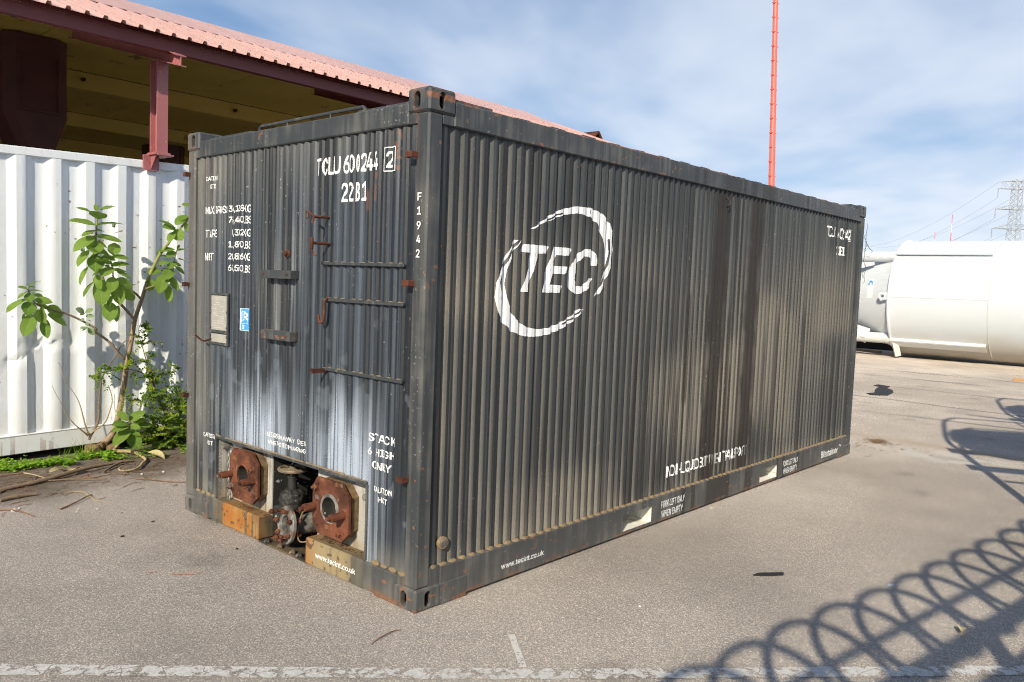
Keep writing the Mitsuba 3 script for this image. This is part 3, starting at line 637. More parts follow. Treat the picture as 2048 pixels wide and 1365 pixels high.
# two wide plain flats on the end wall where the step plates sit
def wall(profile_pts, z0, z1, place):
    pts = np.array(profile_pts); n = len(pts)
    v = np.vstack([place(pts[:, 0], pts[:, 1], np.full(n, z0)), place(pts[:, 0], pts[:, 1], np.full(n, z1))])
    f = []
    for i in range(n - 1): f += [(i, i + 1, n + i + 1), (i, n + i + 1, n + i)]
    return trimesh.Trimesh(v, f, process=False)
on_side = lambda s, d, z: np.c_[s, d, z]
on_end = lambda s, d, z: np.c_[d, s, z]
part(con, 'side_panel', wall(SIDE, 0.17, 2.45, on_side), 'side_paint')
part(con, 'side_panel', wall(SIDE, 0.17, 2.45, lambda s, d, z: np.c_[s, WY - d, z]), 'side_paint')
part(con, 'end_panel', wall(END, 0.12, 2.45, lambda s, d, z: np.c_[LX - d, s, z]), 'end_paint')
CUT0, CUT1, CUTZ = 0.425, 2.018, 0.583
e_lo = [q for q in END if q[0] < CUT0 - 0.004]; e_hi = [q for q in END if q[0] > CUT1 + 0.004]
e_mid = [q for q in END if CUT0 - 0.004 <= q[0] <= CUT1 + 0.004]
dep = lambda y: float(np.interp(y, [q[0] for q in END], [q[1] for q in END]))
e_lo = e_lo + [(CUT0, dep(CUT0))]; e_hi = [(CUT1, dep(CUT1))] + e_hi
e_mid = [(CUT0, dep(CUT0))] + [q for q in e_mid if CUT0 < q[0] < CUT1] + [(CUT1, dep(CUT1))]
endw = cat([wall(e_lo, 0.13, 2.45, on_end), wall(e_mid, CUTZ, 2.45, on_end), wall(e_hi, 0.13, 2.45, on_end)])
part(con, 'end_panel', endw, 'end_paint')

# rails. The long bottom rails carry two fork pockets each
POCK = [(1.830, 2.192), (3.897, 4.252)]
for iy in (0, 1):
    r = mf(cbox(0.172, LX - 0.172, RY, 0.064, 0.013, 0.207, 0.007))
    for a, b in POCK:
        r -= mf(box(a, b, -0.1, 0.2, 0.037, 0.150)); r -= mf(box(a - .0085, b + .0085, 0.0125, 0.2, 0.0285, 0.1585))
    m = tm(r)
    if iy: m.vertices[:, 1] = WY - m.vertices[:, 1]; m.invert()
    part(con, 'bottom_rail', m, 'frame_paint')
    m = cat([cbox(0.176, LX - 0.176, RY, 0.066, 2.424, 2.546, 0.006), cbox(0.1, 0.176, 0.010, 0.066, 2.424, 2.474, 0.004), cbox(LX - 0.176, LX - 0.1, 0.010, 0.066, 2.424, 2.474, 0.004)])
    if iy: m.vertices[:, 1] = WY - m.vertices[:, 1]; m.invert()
    part(con, 'top_rail', m, 'frame_paint')
    m = cat([cbox(0.090, 0.172, 0.010, 0.060, 0.116, 0.212, 0.003), cbox(LX - 0.172, LX - 0.09, 0.010, 0.06, 0.116, 0.212, 0.003)])
    if iy: m.vertices[:, 1] = WY - m.vertices[:, 1]; m.invert()
    part(con, 'rail_end', m, 'frame_paint')
for a, b in POCK:
    t = 0.008
    m = cat([box(a - t, b + t, 0.013, WY - 0.013, 0.037 - t, 0.0368), box(a - t, b + t, 0.013, WY - 0.013, 0.1502, 0.150 + t),
             box(a - t, a - 0.0002, 0.013, WY - 0.013, 0.0372, 0.1498), box(b + 0.0002, b + t, 0.013, WY - 0.013, 0.0372, 0.1498)])
    part(con, 'fork_pocket', m, 'pocket_paint', label='cream painted fork pocket through the bottom rail')
for x0, x1 in ((0.170, 0.362), (LX - 0.362, LX - 0.170)):
    part(con, 'doubler_plate', cbox(x0, x1, 0.001, 0.012, 0.002, 0.114, 0.003), 'frame_paint')
# pads of caked dust where each rib lands on the rail (proud, uneven lumps)
pads = []
for i, (s_, d_) in enumerate(SIDE[1:-1:4]):
    c = trimesh.creation.icosphere(1, 1.0); w = 0.026 + 0.007 * rng.random()
    c.vertices = c.vertices * V(w, 0.016, 0.011 + 0.006 * rng.random()) + V(s_ + 0.029, 0.0225, 0.206)
    pads.append(c)
part(con, 'weld_pads', cat(pads), 'caked_dust', smooth=True, kind='stuff')
pads = []
for i, (s_, d_) in enumerate(END[1:-1:4]):
    if CUT0 - 0.05 < s_ < CUT1: continue
    c = trimesh.creation.icosphere(1, 1.0); w = 0.026 + 0.007 * rng.random()
    c.vertices = c.vertices * V(0.012, w, 0.010 + 0.006 * rng.random()) + V(0.020, s_ + 0.028, 0.170)
    pads.append(c)
part(con, 'weld_pads', cat(pads), 'caked_dust', smooth=True, kind='stuff')

part(con, 'end_top_rail', cat([cbox(RY, 0.07, 0.160, WY - 0.160, 2.421, 2.527, 0.006), cbox(0.010, 0.07, 0.098, 0.160, 2.421, 2.474, 0.003), cbox(0.010, 0.07, WY - 0.16, WY - 0.098, 2.421, 2.474, 0.003)]), 'frame_paint')
part(con, 'end_top_rail', cbox(LX - 0.07, LX - RY, 0.160, WY - 0.160, 2.421, 2.527, 0.006), 'frame_paint')
part(con, 'end_bottom_rail', cbox(LX - 0.07, LX - RY, 0.160, WY - 0.160, 0.013, 0.165, 0.006), 'frame_paint')
part(con, 'end_bottom_rail', cat([cbox(RY, 0.11, 0.158, 0.430, 0.010, 0.160, 0.006), cbox(0.010, 0.08, 0.098, 0.158, 0.116, 0.160, 0.003), cbox(0.002, 0.02, 0.150, 0.330, 0.004, 0.112, 0.003)]), 'frame_paint')
part(con, 'end_bottom_rail', cat([cbox(RY, 0.11, 2.012, WY - 0.158, 0.016, 0.166, 0.006), cbox(0.010, 0.08, WY - 0.158, WY - 0.098, 0.116, 0.166, 0.003), cbox(0.002, 0.02, 2.10, WY - 0.15, 0.012, 0.118, 0.003)]), 'frame_paint')

# roof: a pressed sheet whose swages show along the long edge
roof = [box(0.07, LX - 0.07, 0.06, WY - 0.06, 2.522, 2.530)]
for k in range(19):
    x = 0.72 + k * 0.285 + rng.uniform(-0.02, 0.02)
    for y0, y1 in ((0.030, WY / 2 - 0.2), (WY / 2 + 0.2, WY - 0.03)):
        pr = Polygon([(x - 0.11, 2.529), (x - 0.06, 2.552 + 0.006 * rng.random()), (x + 0.06, 2.556), (x + 0.11, 2.529)])
        roof.append(prism(pr, y0, y1, 'y'))
roof.append(cbox(0.178, 0.46, 0.02, 0.20, 2.531, 2.562, 0.004))
roof.append(cbox(5.70, 5.882, 0.03, 0.20, 2.531, 2.585, 0.004))
roof.append(cbox(0.03, 0.20, 0.165, 0.60, 2.526, 2.5415, 0.004)); roof.append(cbox(0.03, 0.20, 1.66, 2.20, 2.526, 2.5415, 0.004))
part(con, 'roof', cat(roof), 'frame_paint')
hr = np.array([(0.05, 1.600, 2.527), (0.05, 1.600, 2.545), (0.05, 1.594, 2.556), (0.05, 1.582, 2.562), (0.05, 1.30, 2.562), (0.05, 0.87, 2.563), (0.05, 0.580, 2.563), (0.05, 0.566, 2.557), (0.05, 0.560, 2.545), (0.05, 0.56, 2.527)])
part(con, 'handrail', cat([tube(hr, 0.0095, 8), bar((0.05, 1.293, 2.525), (0.05, 1.293, 2.562), 0.0075), bar((0.05, 0.867, 2.525), (0.05, 0.867, 2.562), 0.0075)]), 'frame_paint', smooth=40)

# ---- the outlet bay in the end wall
lip = [cbox(0.004, 0.075, CUT0 - 0.006, CUT1 + 0.006, CUTZ - 0.010, CUTZ + 0.006, 0.002), cbox(0.008, 0.055, CUT0 - 0.012, CUT0, 0.165, CUTZ - 0.010, 0.002), cbox(0.008, 0.055, CUT1, CUT1 + 0.012, 0.168, CUTZ - 0.010, 0.002)]
part(con, 'bay_frame', cat(lip), 'frame_paint')
dl = []
for k in range(70):
    y = rng.uniform(CUT0, CUT1); c = trimesh.creation.icosphere(1, 1.0)
    c.vertices = c.vertices * V(0.007, rng.uniform(0.012, 0.04), rng.uniform(0.003, 0.008)) + V(0.014, y, CUTZ + 0.007); dl.append(c)
part(con, 'dust_ridge', cat(dl), 'caked_dust', smooth=True, kind='stuff')
part(con, 'bay_ceiling', box(0.03, 0.60, CUT0, CUT1, CUTZ + 0.012, CUTZ + 0.03), 'tar')
for y0, y1 in ((CUT0, 0.985), (1.478, CUT1)):
    part(con, 'outlet_plate', box(0.100, 0.108, y0, y1, 0.15, CUTZ + 0.012), 'outlet_plate', label='pale grey plate behind a rusty flange')
part(con, 'bay_jamb', box(0.030, 0.108, CUT1, CUT1 + 0.008, 0.15, CUTZ + 0.012), 'outlet_plate')
part(con, 'bay_wall', box(0.108, 0.60, 0.977, 0.985, 0.0, CUTZ + 0.012), 'tar')
part(con, 'bay_wall', box(0.108, 0.60, 1.478, 1.486, 0.0, CUTZ + 0.012), 'tar')
part(con, 'bay_wall', box(0.50, 0.51, 0.985, 1.478, 0.0, CUTZ + 0.012), 'tar')
part(con, 'bay_floor', cat([cbox(0.012, 0.55, 0.962, 1.478, 0.004, 0.016, 0.002)] + [tube(spline([(0.018 + 0.004 * math.sin(i), 1.42 - 0.07 * i, 0.016), (0.03, 1.41 - 0.07 * i, 0.028), (0.022, 1.38 - 0.07 * i, 0.019)], 8), [0.010, 0.014, 0.008], 6) for i in (0, 2, 4, 5)]), 'tarred_floor', smooth=40)
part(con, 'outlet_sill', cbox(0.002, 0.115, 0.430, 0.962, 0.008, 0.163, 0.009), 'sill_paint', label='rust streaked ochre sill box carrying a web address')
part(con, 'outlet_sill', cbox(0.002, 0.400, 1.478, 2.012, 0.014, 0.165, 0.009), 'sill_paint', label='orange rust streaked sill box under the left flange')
scale_bits = []
for k in range(130):
    y = rng.gauss(0.72, 0.1) if k % 2 else rng.gauss(1.68, 0.08)
    c = trimesh.creation.icosphere(0, rng.uniform(0.0025, 0.006)); c.vertices = c.vertices * V(1, 1, 0.5) + V(rng.uniform(0.035, 0.075), y, 0.166); scale_bits.append(c)
part(con, 'rust_scale', cat(scale_bits), 'rusty_steel', kind='stuff')

def hexnut(a, axis, r, h):
    pr = [(r * math.cos(k * math.pi / 3), r * math.sin(k * math.pi / 3)) for k in range(6)]
    return lathe([(0, 0), (r * 0.9, 0), (r, h * 0.15), (r, h * 0.85), (r * 0.9, h), (0, h)], a, axis, 6)
def flange(yc, zc, lab, spin):
    cv = [(-0.170, -0.105), (-0.110, -0.163), (0.118, -0.162), (0.170, -0.100), (0.170, 0.108), (0.128, 0.162), (-0.100, 0.162), (-0.170, 0.095)]
    pl = Polygon([(yc + a, zc + b) for a, b in cv]).buffer(-0.004).buffer(0.004, quad_segs=2)
    pl = pl.difference(ngon(yc + 0.004, zc + 0.002, 0.066, 36))
    for a, b in ((0.118, 0.120), (-0.128, 0.105), (0.122, -0.118), (-0.128, -0.112), (0.135, 0.02)): pl = pl.difference(ngon(yc + a, zc + b, 0.007, 10))
    fl = part(con, 'flange', prism(pl, 0.018, 0.034, 'x'), 'rusty_steel', smooth=30, label=lab)
    part(fl, 'collar', lathe([(0.066, -0.002), (0.083, -0.002), (0.085, 0.004), (0.085, 0.006), (0.066, 0.006)], (0.014, yc + 0.004, zc + 0.002), (1, 0, 0), 36), 'bare_steel' if spin else 'rusty_steel', smooth=30)
    part(fl, 'pipe', lathe([(0.092, 0.0), (0.066, 0.0), (0.064, 0.30), (0.0, 0.30)], (0.020, yc + 0.004, zc + 0.002), (1, 0, 0), 36), 'tar', smooth=30)
    part(fl, 'backing_ring', prism(Polygon([(yc + a * 0.90, zc + b * 0.93) for a, b in cv]).difference(ngon(yc, zc, 0.10, 30)), 0.052, 0.098, 'x'), 'crust')
    for a, b, ln in ((0.150, -0.012, 0.075), (-0.120, -0.010, 0.085)):
        part(fl, 'peg', lathe([(0, -ln - 0.024), (0.012, -ln - 0.024), (0.012, -ln), (0.0215, -ln), (0.023, -ln + 0.004), (0.023, 0), (0, 0)], (0.018, yc + a, zc + b), (1, 0, 0), 20), 'rusty_steel', smooth=30)
    for a, b in (((-0.105, 0.060), (0.145, -0.095)) if not spin else ((0.133, 0.103), (-0.093, -0.117))):
        part(fl, 'bolt', cat([lathe([(0, -0.004), (0.024, -0.004), (0.024, 0), (0, 0)], (0.018, yc + a, zc + b), (1, 0, 0), 16), hexnut((0.014, yc + a, zc + b), (-1, 0, 0), 0.018, 0.017), lathe([(0, 0), (0.009, 0), (0.009, 0.03), (0, 0.03)], (0.014, yc + a, zc + b), (-1, 0, 0), 10)]), 'rusty_steel')
flange(0.748, 0.369, 'rusty octagonal blank flange with round opening and pegs', 1)
flange(1.680, 0.380, 'rusty octagonal flange above the orange sill', 0)

# the valve between them
vx, vy, vz = 0.17, 1.36, 0.24
vb = mf(lathe([(0, -0.10), (0.055, -0.10), (0.075, -0.05), (0.080, 0.03), (0.072, 0.075), (0.04, 0.10), (0, 0.10)], (vx, vy, vz), (0, 0, 1), 28)) + mf(lathe([(0, 0), (0.062, 0), (0.060, 0.3), (0, 0.3)], (vx - 0.08, vy + 0.035, 0.175), (1, -0.10, 0), 24))
vb = tm(vb.refine_to_length(0.012)); vb.vertices += vb.vertex_normals * ((meshkit.fbm(vb.vertices * 55, 3, 4) - 0.5) * 0.030)[:, None]
val = part(con, 'valve', vb, 'tar', smooth=True, label='tar caked discharge valve with handwheel')
part(val, 'bonnet', cat([lathe([(0, 0), (0.030, 0), (0.028, 0.085), (0.034, 0.086), (0.034, 0.115), (0.02, 0.12), (0.018, 0.135), (0, 0.135)], (vx, vy, vz + 0.085), (0, 0, 1), 14), bar((vx, vy, vz + 0.2), (vx, vy, vz + 0.26), 0.007)]), 'tar', smooth=30)
wc = V(vx, vy, 0.462); th = np.linspace(0, 2 * math.pi, 33)[:-1]
part(val, 'handwheel', cat([tube([wc + V(0.078 * math.cos(a), 0.086 * math.sin(a), 0) for a in th], 0.0125, 8, closed=True)] + [beam(wc, wc + V(0.075 * math.cos(a), 0.083 * math.sin(a), 0), 0.016, 0.010) for a in (0.4, 2.5, 4.6)] + [hexnut(wc - V(0, 0, 0.012), (0, 0, 1), 0.02, 0.03)]), 'valve_wheel', smooth=40)
fa = V(-0.985, 0.15, 0.08); fa /= np.linalg.norm(fa); fo = V(0.035, 1.215, 0.168)
pf = part(val, 'outlet_flange', lathe([(0.058, 0.03), (0.058, 0), (0.064, -0.003), (0.112, -0.003), (0.114, 0.0), (0.114, 0.016), (0.112, 0.019), (0.062, 0.019), (0.062, 0.20), (0.0, 0.20)], fo, -fa, 40), 'bare_steel', smooth=30, label='bare steel pipe flange with long rusty studs')
e1 = np.cross(fa, V(0, 0, 1)); e1 /= np.linalg.norm(e1); e2 = np.cross(e1, fa)
for k, (ang, f0, b0) in enumerate(((1.05, 0.075, 0.03), (1.85, 0.025, 0.055), (2.7, 0.012, 0.03), (3.7, 0.085, 0.04), (4.55, 0.02, 0.05), (5.6, 0.012, 0.10), (0.15, 0.02, 0.07))):
    c = fo + 0.089 * (math.cos(ang) * e1 + math.sin(ang) * e2)
    m = [bar(c - fa * (b0 + 0.02), c + fa * (f0 + 0.02), 0.0075, 8), hexnut(c + fa * (f0 - 0.004), fa, 0.0155, 0.016), hexnut(c - fa * (b0 + 0.01), -fa, 0.0155, 0.015)]
    if f0 > 0.05: m += [hexnut(c + fa * (f0 - 0.030), fa, 0.0155, 0.015), hexnut(c + fa * 0.010, fa, 0.0155, 0.015)]
    part(pf, 'stud', cat(m), 'rusty_steel')
part(val, 'drain_hose', tube(spline([(0.12, 1.16, 0.25), (0.08, 1.135, 0.21), (0.06, 1.125, 0.14), (0.06, 1.115, 0.095), (0.09, 1.075, 0.09)], 20), 0.005, 6), 'caked_dust', smooth=True)
# pins and chain
part(con, 'lock_pin', cat([lathe([(0, 0), (0.016, 0), (0.018, 0.004), (0.018, 0.06), (0, 0.06)], (0.035, 1.985, 0.515), (1, 0, 0), 14), bar((0.095, 1.985, 0.515), (0.095, 1.93, 0.505), 0.008)]), 'bare_steel', smooth=30)
part(con, 'lock_pin', lathe([(0, 0), (0.015, 0), (0.018, 0.006), (0.018, 0.07), (0, 0.07)], (0.03, 0.466, 0.492), (1, 0, 0), 14), 'bare_steel', smooth=30)
ch = part(con, 'chain', box(0.07, 0.10, 1.925, 1.945, 0.497, 0.507), 'galvanised')
for k in range(13):
    z = 0.478 - k * 0.0255; a = 0.011; h = 0.020
    pts = [V(0, a * math.cos(q), h * math.sin(q)) for q in np.linspace(0, 2 * math.pi, 13)[:-1]]
    if k % 2: pts = [V(q[1], 0, q[2]) for q in pts]
    part(ch, 'link', tube([q + V(0.062, 1.934 + 0.004 * math.sin(k * 0.6), z) for q in pts], 0.0034, 6, closed=True), 'galvanised', smooth=True)

# ---- fittings on the end wall
def rung(y0, y1, z0, z1, zz0, zz1):
    m = cbox(0.004, 0.018, y0, y1, 0, 0.017, 0.002); w = (m.vertices[:, 1] - y0) / (y1 - y0)
    m.vertices[:, 2] += z0 + (zz0 - z0) * w; return m
for y0, y1, za, zb in ((0.162, 0.864, 1.725, 1.728), (0.161, 0.857, 1.529, 1.528), (0.155, 0.826, 1.141, 1.144)):
    part(con, 'step_bar', rung(y0, y1, za, 0, zb, 0), 'frame_paint')
    dd = []
    for k in range(9):
        c = trimesh.creation.icosphere(1, 1.0); c.vertices = c.vertices * V(0.010, rng.uniform(0.014, 0.026), 0.0035) + V(0.018, y0 + 0.045 + (k + rng.uniform(-.2, .2)) * (y1 - y0) / 9.2, za + 0.019); dd.append(c)
    part(con, 'dust_lump', cat(dd), 'caked_dust', smooth=True, kind='stuff')
for za, zb in ((1.641, 1.690), (1.281, 1.335)):
    sp = part(con, 'step_plate', cat([cbox(-0.034, -0.028, 1.106, 1.418, za, zb, 0.0015), cbox(-0.030, 0.03, 1.106, 1.112, za, zb, 0.001), cbox(-0.030, 0.03, 1.412, 1.418, za, zb, 0.001), cbox(-0.030, 0.025, 1.112, 1.412, zb - 0.006, zb - 0.001, 0.001)]), 'frame_paint', label='folded step plate held by two rusty screws')
    for y in (1.145, 1.398): part(sp, 'screw', hexnut((-0.034, y, (za + zb) / 2), (-1, 0, 0), 0.007, 0.005), 'rusty_steel')
part(con, 'bolt', cat([hexnut((0.018, 1.221, 1.788), (-1, 0, 0), 0.015, 0.022), lathe([(0, 0), (0.026, 0), (0.022, 0.006), (0, 0.006)], (0.018, 1.221, 1.788), (-1, 0, 0), 14)]), 'rusty_steel')
# document plates in their holder
hold = part(con, 'plate_holder', cat([cbox(0.010, 0.020, 1.885, 2.125, 1.515, 1.532, 0.002), cbox(0.010, 0.020, 1.885, 2.125, 1.268, 1.284, 0.002), cbox(0.010, 0.020, 1.885, 2.125, 1.190, 1.204, 0.002), cbox(0.008, 0.02, 1.884, 1.900, 1.19, 1.53, 0.001)] + [cbox(0.006, 0.016, y, y + 0.022, z, z + 0.014, 0.001) for y in (2.108, 1.882) for z in (1.40, 1.30, 1.24)]), 'frame_paint')
pl1 = part(con, 'data_plate', cbox(0.013, 0.016, 1.905, 2.106, 1.287, 1.512, 0.0006), 'data_plate', label='grey metal data plate with faint printed lines')
part(con, 'data_plate', cbox(0.013, 0.016, 1.905, 2.106, 1.207, 1.262, 0.0006), 'data_plate', label='small grey metal plate under the data plate')
pr = []
for k, (z, a, b) in enumerate(((1.496, .2, .75), (1.484, .1, .9), (1.465, .3, .6), (1.452, .1, .5), (1.44, .55, .9), (1.425, .1, .4), (1.41, .55, .85), (1.394, .1, .35), (1.378, .15, .8), (1.365, .6, .9), (1.345, .1, .7), (1.33, .1, .85), (1.316, .1, .5), (1.302, .1, .8))):
    y1, y0 = 2.106 - a * 0.2, 2.106 - b * 0.2; y = y1
    while y - 0.012 > y0:
        w = rng.uniform(0.006, 0.02); pr.append(box(0.0124, 0.0130, y - w, y, z, z + 0.0035)); y -= w + 0.005
part(pl1, 'print', cat(pr), 'plate_print', kind='stuff')
def hook(pts, r): return tube(spline([V(*q) for q in pts], 24), r, 7)
part(con, 'clip', cat([bar((0.02, 0.822, 1.987), (-0.075, 0.822, 1.984), 0.007), hook([(-0.072, 0.822, 1.984), (-0.085, 0.835, 2.0), (-0.09, 0.86, 2.01)], 0.006), hook([(-0.072, 0.822, 1.984), (-0.08, 0.825, 1.965), (-0.082, 0.828, 1.95)], 0.006), tube([V(-0.088, 0.868 + 0.012 * math.cos(a), 1.995 + 0.022 * math.sin(a)) for a in np.linspace(0, 6.28, 17)[:-1]], 0.0025, 5, closed=True)]), 'rusty_steel', smooth=40, label='rusty forked clip on the upper end wall')
lt = part(con, 'latch', cat([bar((0.02, 0.817, 1.843), (-0.088, 0.817, 1.843), 0.0085), cbox(-0.098, -0.082, 0.806, 0.828, 1.81, 1.872, 0.004), hook([(-0.09, 0.817, 1.812), (-0.088, 0.81, 1.79), (-0.075, 0.795, 1.775)], 0.006)]), 'rusty_steel', smooth=40, label='rusty latch pin with hanging tongue')
part(con, 'hook', cat([hook([(0.006, 0.794, 1.545), (-0.012, 0.794, 1.535), (-0.016, 0.796, 1.49), (-0.018, 0.80, 1.43), (-0.02, 0.812, 1.408), (-0.021, 0.830, 1.412), (-0.022, 0.838, 1.44), (-0.022, 0.838, 1.452)], 0.0072)]), 'brown_rust', smooth=True, label='rusty J shaped hook on the middle step bar')
part(con, 'lug', cat([cbox(-0.075, -0.066, 0.808, 0.832, 1.130, 1.158, 0.002), cbox(-0.075, 0.02, 0.808, 0.814, 1.132, 1.156, 0.002)]), 'brown_rust', label='rusty square lug at the bottom step bar')
part(con, 'hook', hook([(0.018, 2.105, 1.225), (-0.01, 2.108, 1.215), (-0.03, 2.115, 1.21), (-0.06, 2.125, 1.228), (-0.085, 2.13, 1.25)], 0.006), 'brown_rust', smooth=True, label='bent rusty hook beside the data plates')
for z in (2.315, 1.575, 0.815):
    part(con, 'lashing_lug', cat([cbox(-0.032, 0.012, 2.395, 2.402, z - 0.014, z + 0.014, 0.002), cbox(-0.034, -0.026, 2.395, 2.43, z - 0.014, z + 0.014, 0.002), cbox(-0.034, 0.0, 2.424, 2.431, z - 0.014, z + 0.014, 0.002)]), 'brown_rust')
for z in (2.269, 1.646, 0.668):
    part(con, 'lashing_lug', cat([cbox(-0.034, 0.012, 0.079, 0.086, z - 0.015, z + 0.015, 0.002), cbox(-0.036, -0.029, 0.079, 0.125, z - 0.015, z + 0.015, 0.002), cbox(-0.036, -0.006, 0.119, 0.126, z - 0.015, z + 0.012, 0.002)]), 'brown_rust')
# knob low on the long side
kb = part(con, 'knob', cat([lathe([(0, -0.002), (0.030, -0.002), (0.033, 0.003), (0.033, 0.02), (0, 0.02)], (0.194, 0.008, 0.321), (0, 1, 0), 24)]), 'caked_dust', smooth=30, label='round grey plug low on the long side')
part(kb, 'cap', lathe([(0, -0.006), (0.022, -0.005), (0.024, -0.001), (0.024, 0.004), (0, 0.004)], (0.193, 0.008, 0.321), (0, 1, 0), 24), 'bare_steel', smooth=30)
part(con, 'seal_wire', tube(spline([(3.044, 0.02, 2.375), (3.046, 0.0, 2.36), (3.052, -0.012, 2.335), (3.046, -0.008, 2.32), (3.05, 0.01, 2.30)], 14), 0.006, 6), 'tar', smooth=True)
part(con, 'tangled_wire', cat([tube(spline([V(6.045 + rng.uniform(-.03, .035), -0.008 - rng.random() * .02, z0) for z0 in np.linspace(a, b, 6)] , 26), 0.0022, 5) for a, b in ((2.42, 2.12), (2.3, 2.05), (2.12, 1.86), (2.0, 1.8))] + [tube(spline([(6.05, -0.01, 2.23), (6.10, -0.02, 2.20), (6.15, -0.03, 2.16), (6.22, -0.03, 2.14), (6.20, -0.03, 2.125)], 20), 0.003, 5)]), 'wire_dark', smooth=True)

# ---- lettering: thin coats that follow the corrugation
def glyphs(text, bold=True):
    m = meshkit.text_mesh(text, 1.0, 0.01, bold)   # plain strokes are thickened a little below
    keep = (m.vertices[m.faces][:, :, 2] > 0.005).all(1)
    g = unary_union([Polygon(t[:, :2]).buffer(1e-4) for t in m.vertices[m.faces[keep]]])
    return g.buffer(0 if bold else 0.022).simplify(0.004)
def fit(g, x0, x1, z0, z1):
    a, b, c, d = g.bounds
    return affinity.affine_transform(g, [(x1 - x0) / (c - a), 0, 0, (z1 - z0) / (d - b), x0 - a * (x1 - x0) / (c - a), z0 - b * (z1 - z0) / (d - b)])
def coat(g, prof, place, thick=0.0012, flip=False):
    """polygon in wall coordinates (s, z) laid onto the folded profile"""
    vs, fs, n = [], [], 0
    for (a, da), (b, db) in zip(prof[:-1], prof[1:]):
        if b - a < 1e-6 or b < g.bounds[0] or a > g.bounds[2]: continue
        c = g.intersection(sbox(a, -1, b, 4))
        if c.is_empty: continue
        ln = math.hypot(b - a, db - da); ns, nd = (db - da) / ln, -(b - a) / ln
        for q in getattr(c, 'geoms', [c]):
            if q.geom_type != 'Polygon' or q.area < 1e-8: continue
            v, f = trimesh.creation.triangulate_polygon(q, engine='earcut')
            s = v[:, 0]; d = da + (db - da) * (s - a) / (b - a)
            vs.append(place(s + ns * thick, d + nd * thick, v[:, 1])); fs.append(np.asarray(f) + n); n += len(v)
    return trimesh.Trimesh(np.vstack(vs), np.vstack(fs), process=False)
def mirror(g): return affinity.scale(g, -1, 1, origin=(0, 0))
ENDP = e_lo[:-1] + e_mid + e_hi[1:]
FLAT_END, FLAT_SIDE = [(-0.1, 0.004), (2.6, 0.004)], [(-0.1, RY - 0.0005), (6.2, RY - 0.0005)]
def end_text(text, yl, yr, z0, z1, prof=None, bold=True, g=None):
    """yl, yr: left and right ends as y (y falls to the right)"""
    g = fit(glyphs(text, bold) if g is None else g, -yl, -yr, z0, z1)
    return coat(mirror(g), prof or END, on_end)
def side_text(text, x0, x1, z0, z1, prof=None, bold=True, g=None):
    return coat(fit(glyphs(text, bold) if g is None else g, x0, x1, z0, z1), prof or SIDE, on_side)
def lettering(meshes, lab=None):
    for m in meshes: part(con, 'lettering', m, 'letter_paint', label=lab)
lettering([end_text('TCLU', 0.952, 0.735, 2.220, 2.317), end_text('600244', 0.695, 0.402, 2.219, 2.316), end_text('2', 0.336, 0.285, 2.225, 2.310),
           coat(sbox(0.264, 2.206, 0.356, 2.330).difference(sbox(0.2695, 2.2115, 0.3505, 2.3245)), END, on_end), end_text('22B1', 0.708, 0.492, 2.067, 2.170)], 'white container number and size code')
lettering([end_text('CAUTION', 2.207, 2.058, 2.262, 2.291), end_text('HOT', 2.166, 2.092, 2.210, 2.240)])
rows = [('MAX GROSS', 2.209, 1.925, 2.094, 2.045), ('34,128', 1.905, 1.735, 2.092, 2.043), ('KG', 1.720, 1.648, 2.091, 2.042), ('75,440', 1.905, 1.735, 2.022, 1.972), ('LBS', 1.722, 1.646, 2.022, 1.973),
        ('TARE', 2.206, 2.055, 1.942, 1.892), ('5,302', 1.878, 1.733, 1.941, 1.892), ('KG', 1.720, 1.648, 1.941, 1.892), ('11,890', 1.905, 1.735, 1.866, 1.817), ('LBS', 1.722, 1.646, 1.866, 1.817),
        ('NET', 2.212, 2.105, 1.790, 1.741), ('28,826', 1.906, 1.735, 1.790, 1.741), ('KG', 1.720, 1.648, 1.792, 1.743), ('63,550', 1.906, 1.735, 1.716, 1.667), ('LBS', 1.722, 1.646, 1.716, 1.667)]
lettering([end_text(t, a, b, d, c, bold=False) for t, a, b, c, d in rows], 'white table of gross, tare and net weights')
lettering([end_text('STACK', 0.421, 0.208, 0.810, 0.855), end_text('6 HIGH', 0.425, 0.212, 0.738, 0.778), end_text('ONLY', 0.393, 0.240, 0.666, 0.708)], 'white stack 6 high only notice')
lettering([end_text('CAUTION', 0.378, 0.232, 0.547, 0.577), end_text('HOT', 0.332, 0.258, 0.496, 0.526)])
lettering([end_text('CAUTION', 2.207, 2.055, 0.556, 0.585), end_text('HOT', 2.165, 2.095, 0.506, 0.535)])
lettering([end_text('ENSURE MANWAY OPEN', 1.434, 1.005, 0.679, 0.708, bold=False), end_text('WHEN DISCHARGING', 1.402, 1.012, 0.636, 0.662, bold=False)], 'white two line notice above the outlet bay')
lettering([end_text('www.tecint.co.uk', 0.856, 0.486, 0.070, 0.101, prof=[(-0.1, 0.0015), (2.6, 0.0015)])])
lettering([end_text(c, 0.0705, 0.041, z, z + 0.040, FLAT_END) for c, z in zip('F194', (2.048, 1.980, 1.910, 1.843))] + [end_text('2', 0.0705, 0.043, 1.773, 1.813, FLAT_END)], 'white F1942 painted down the corner post')
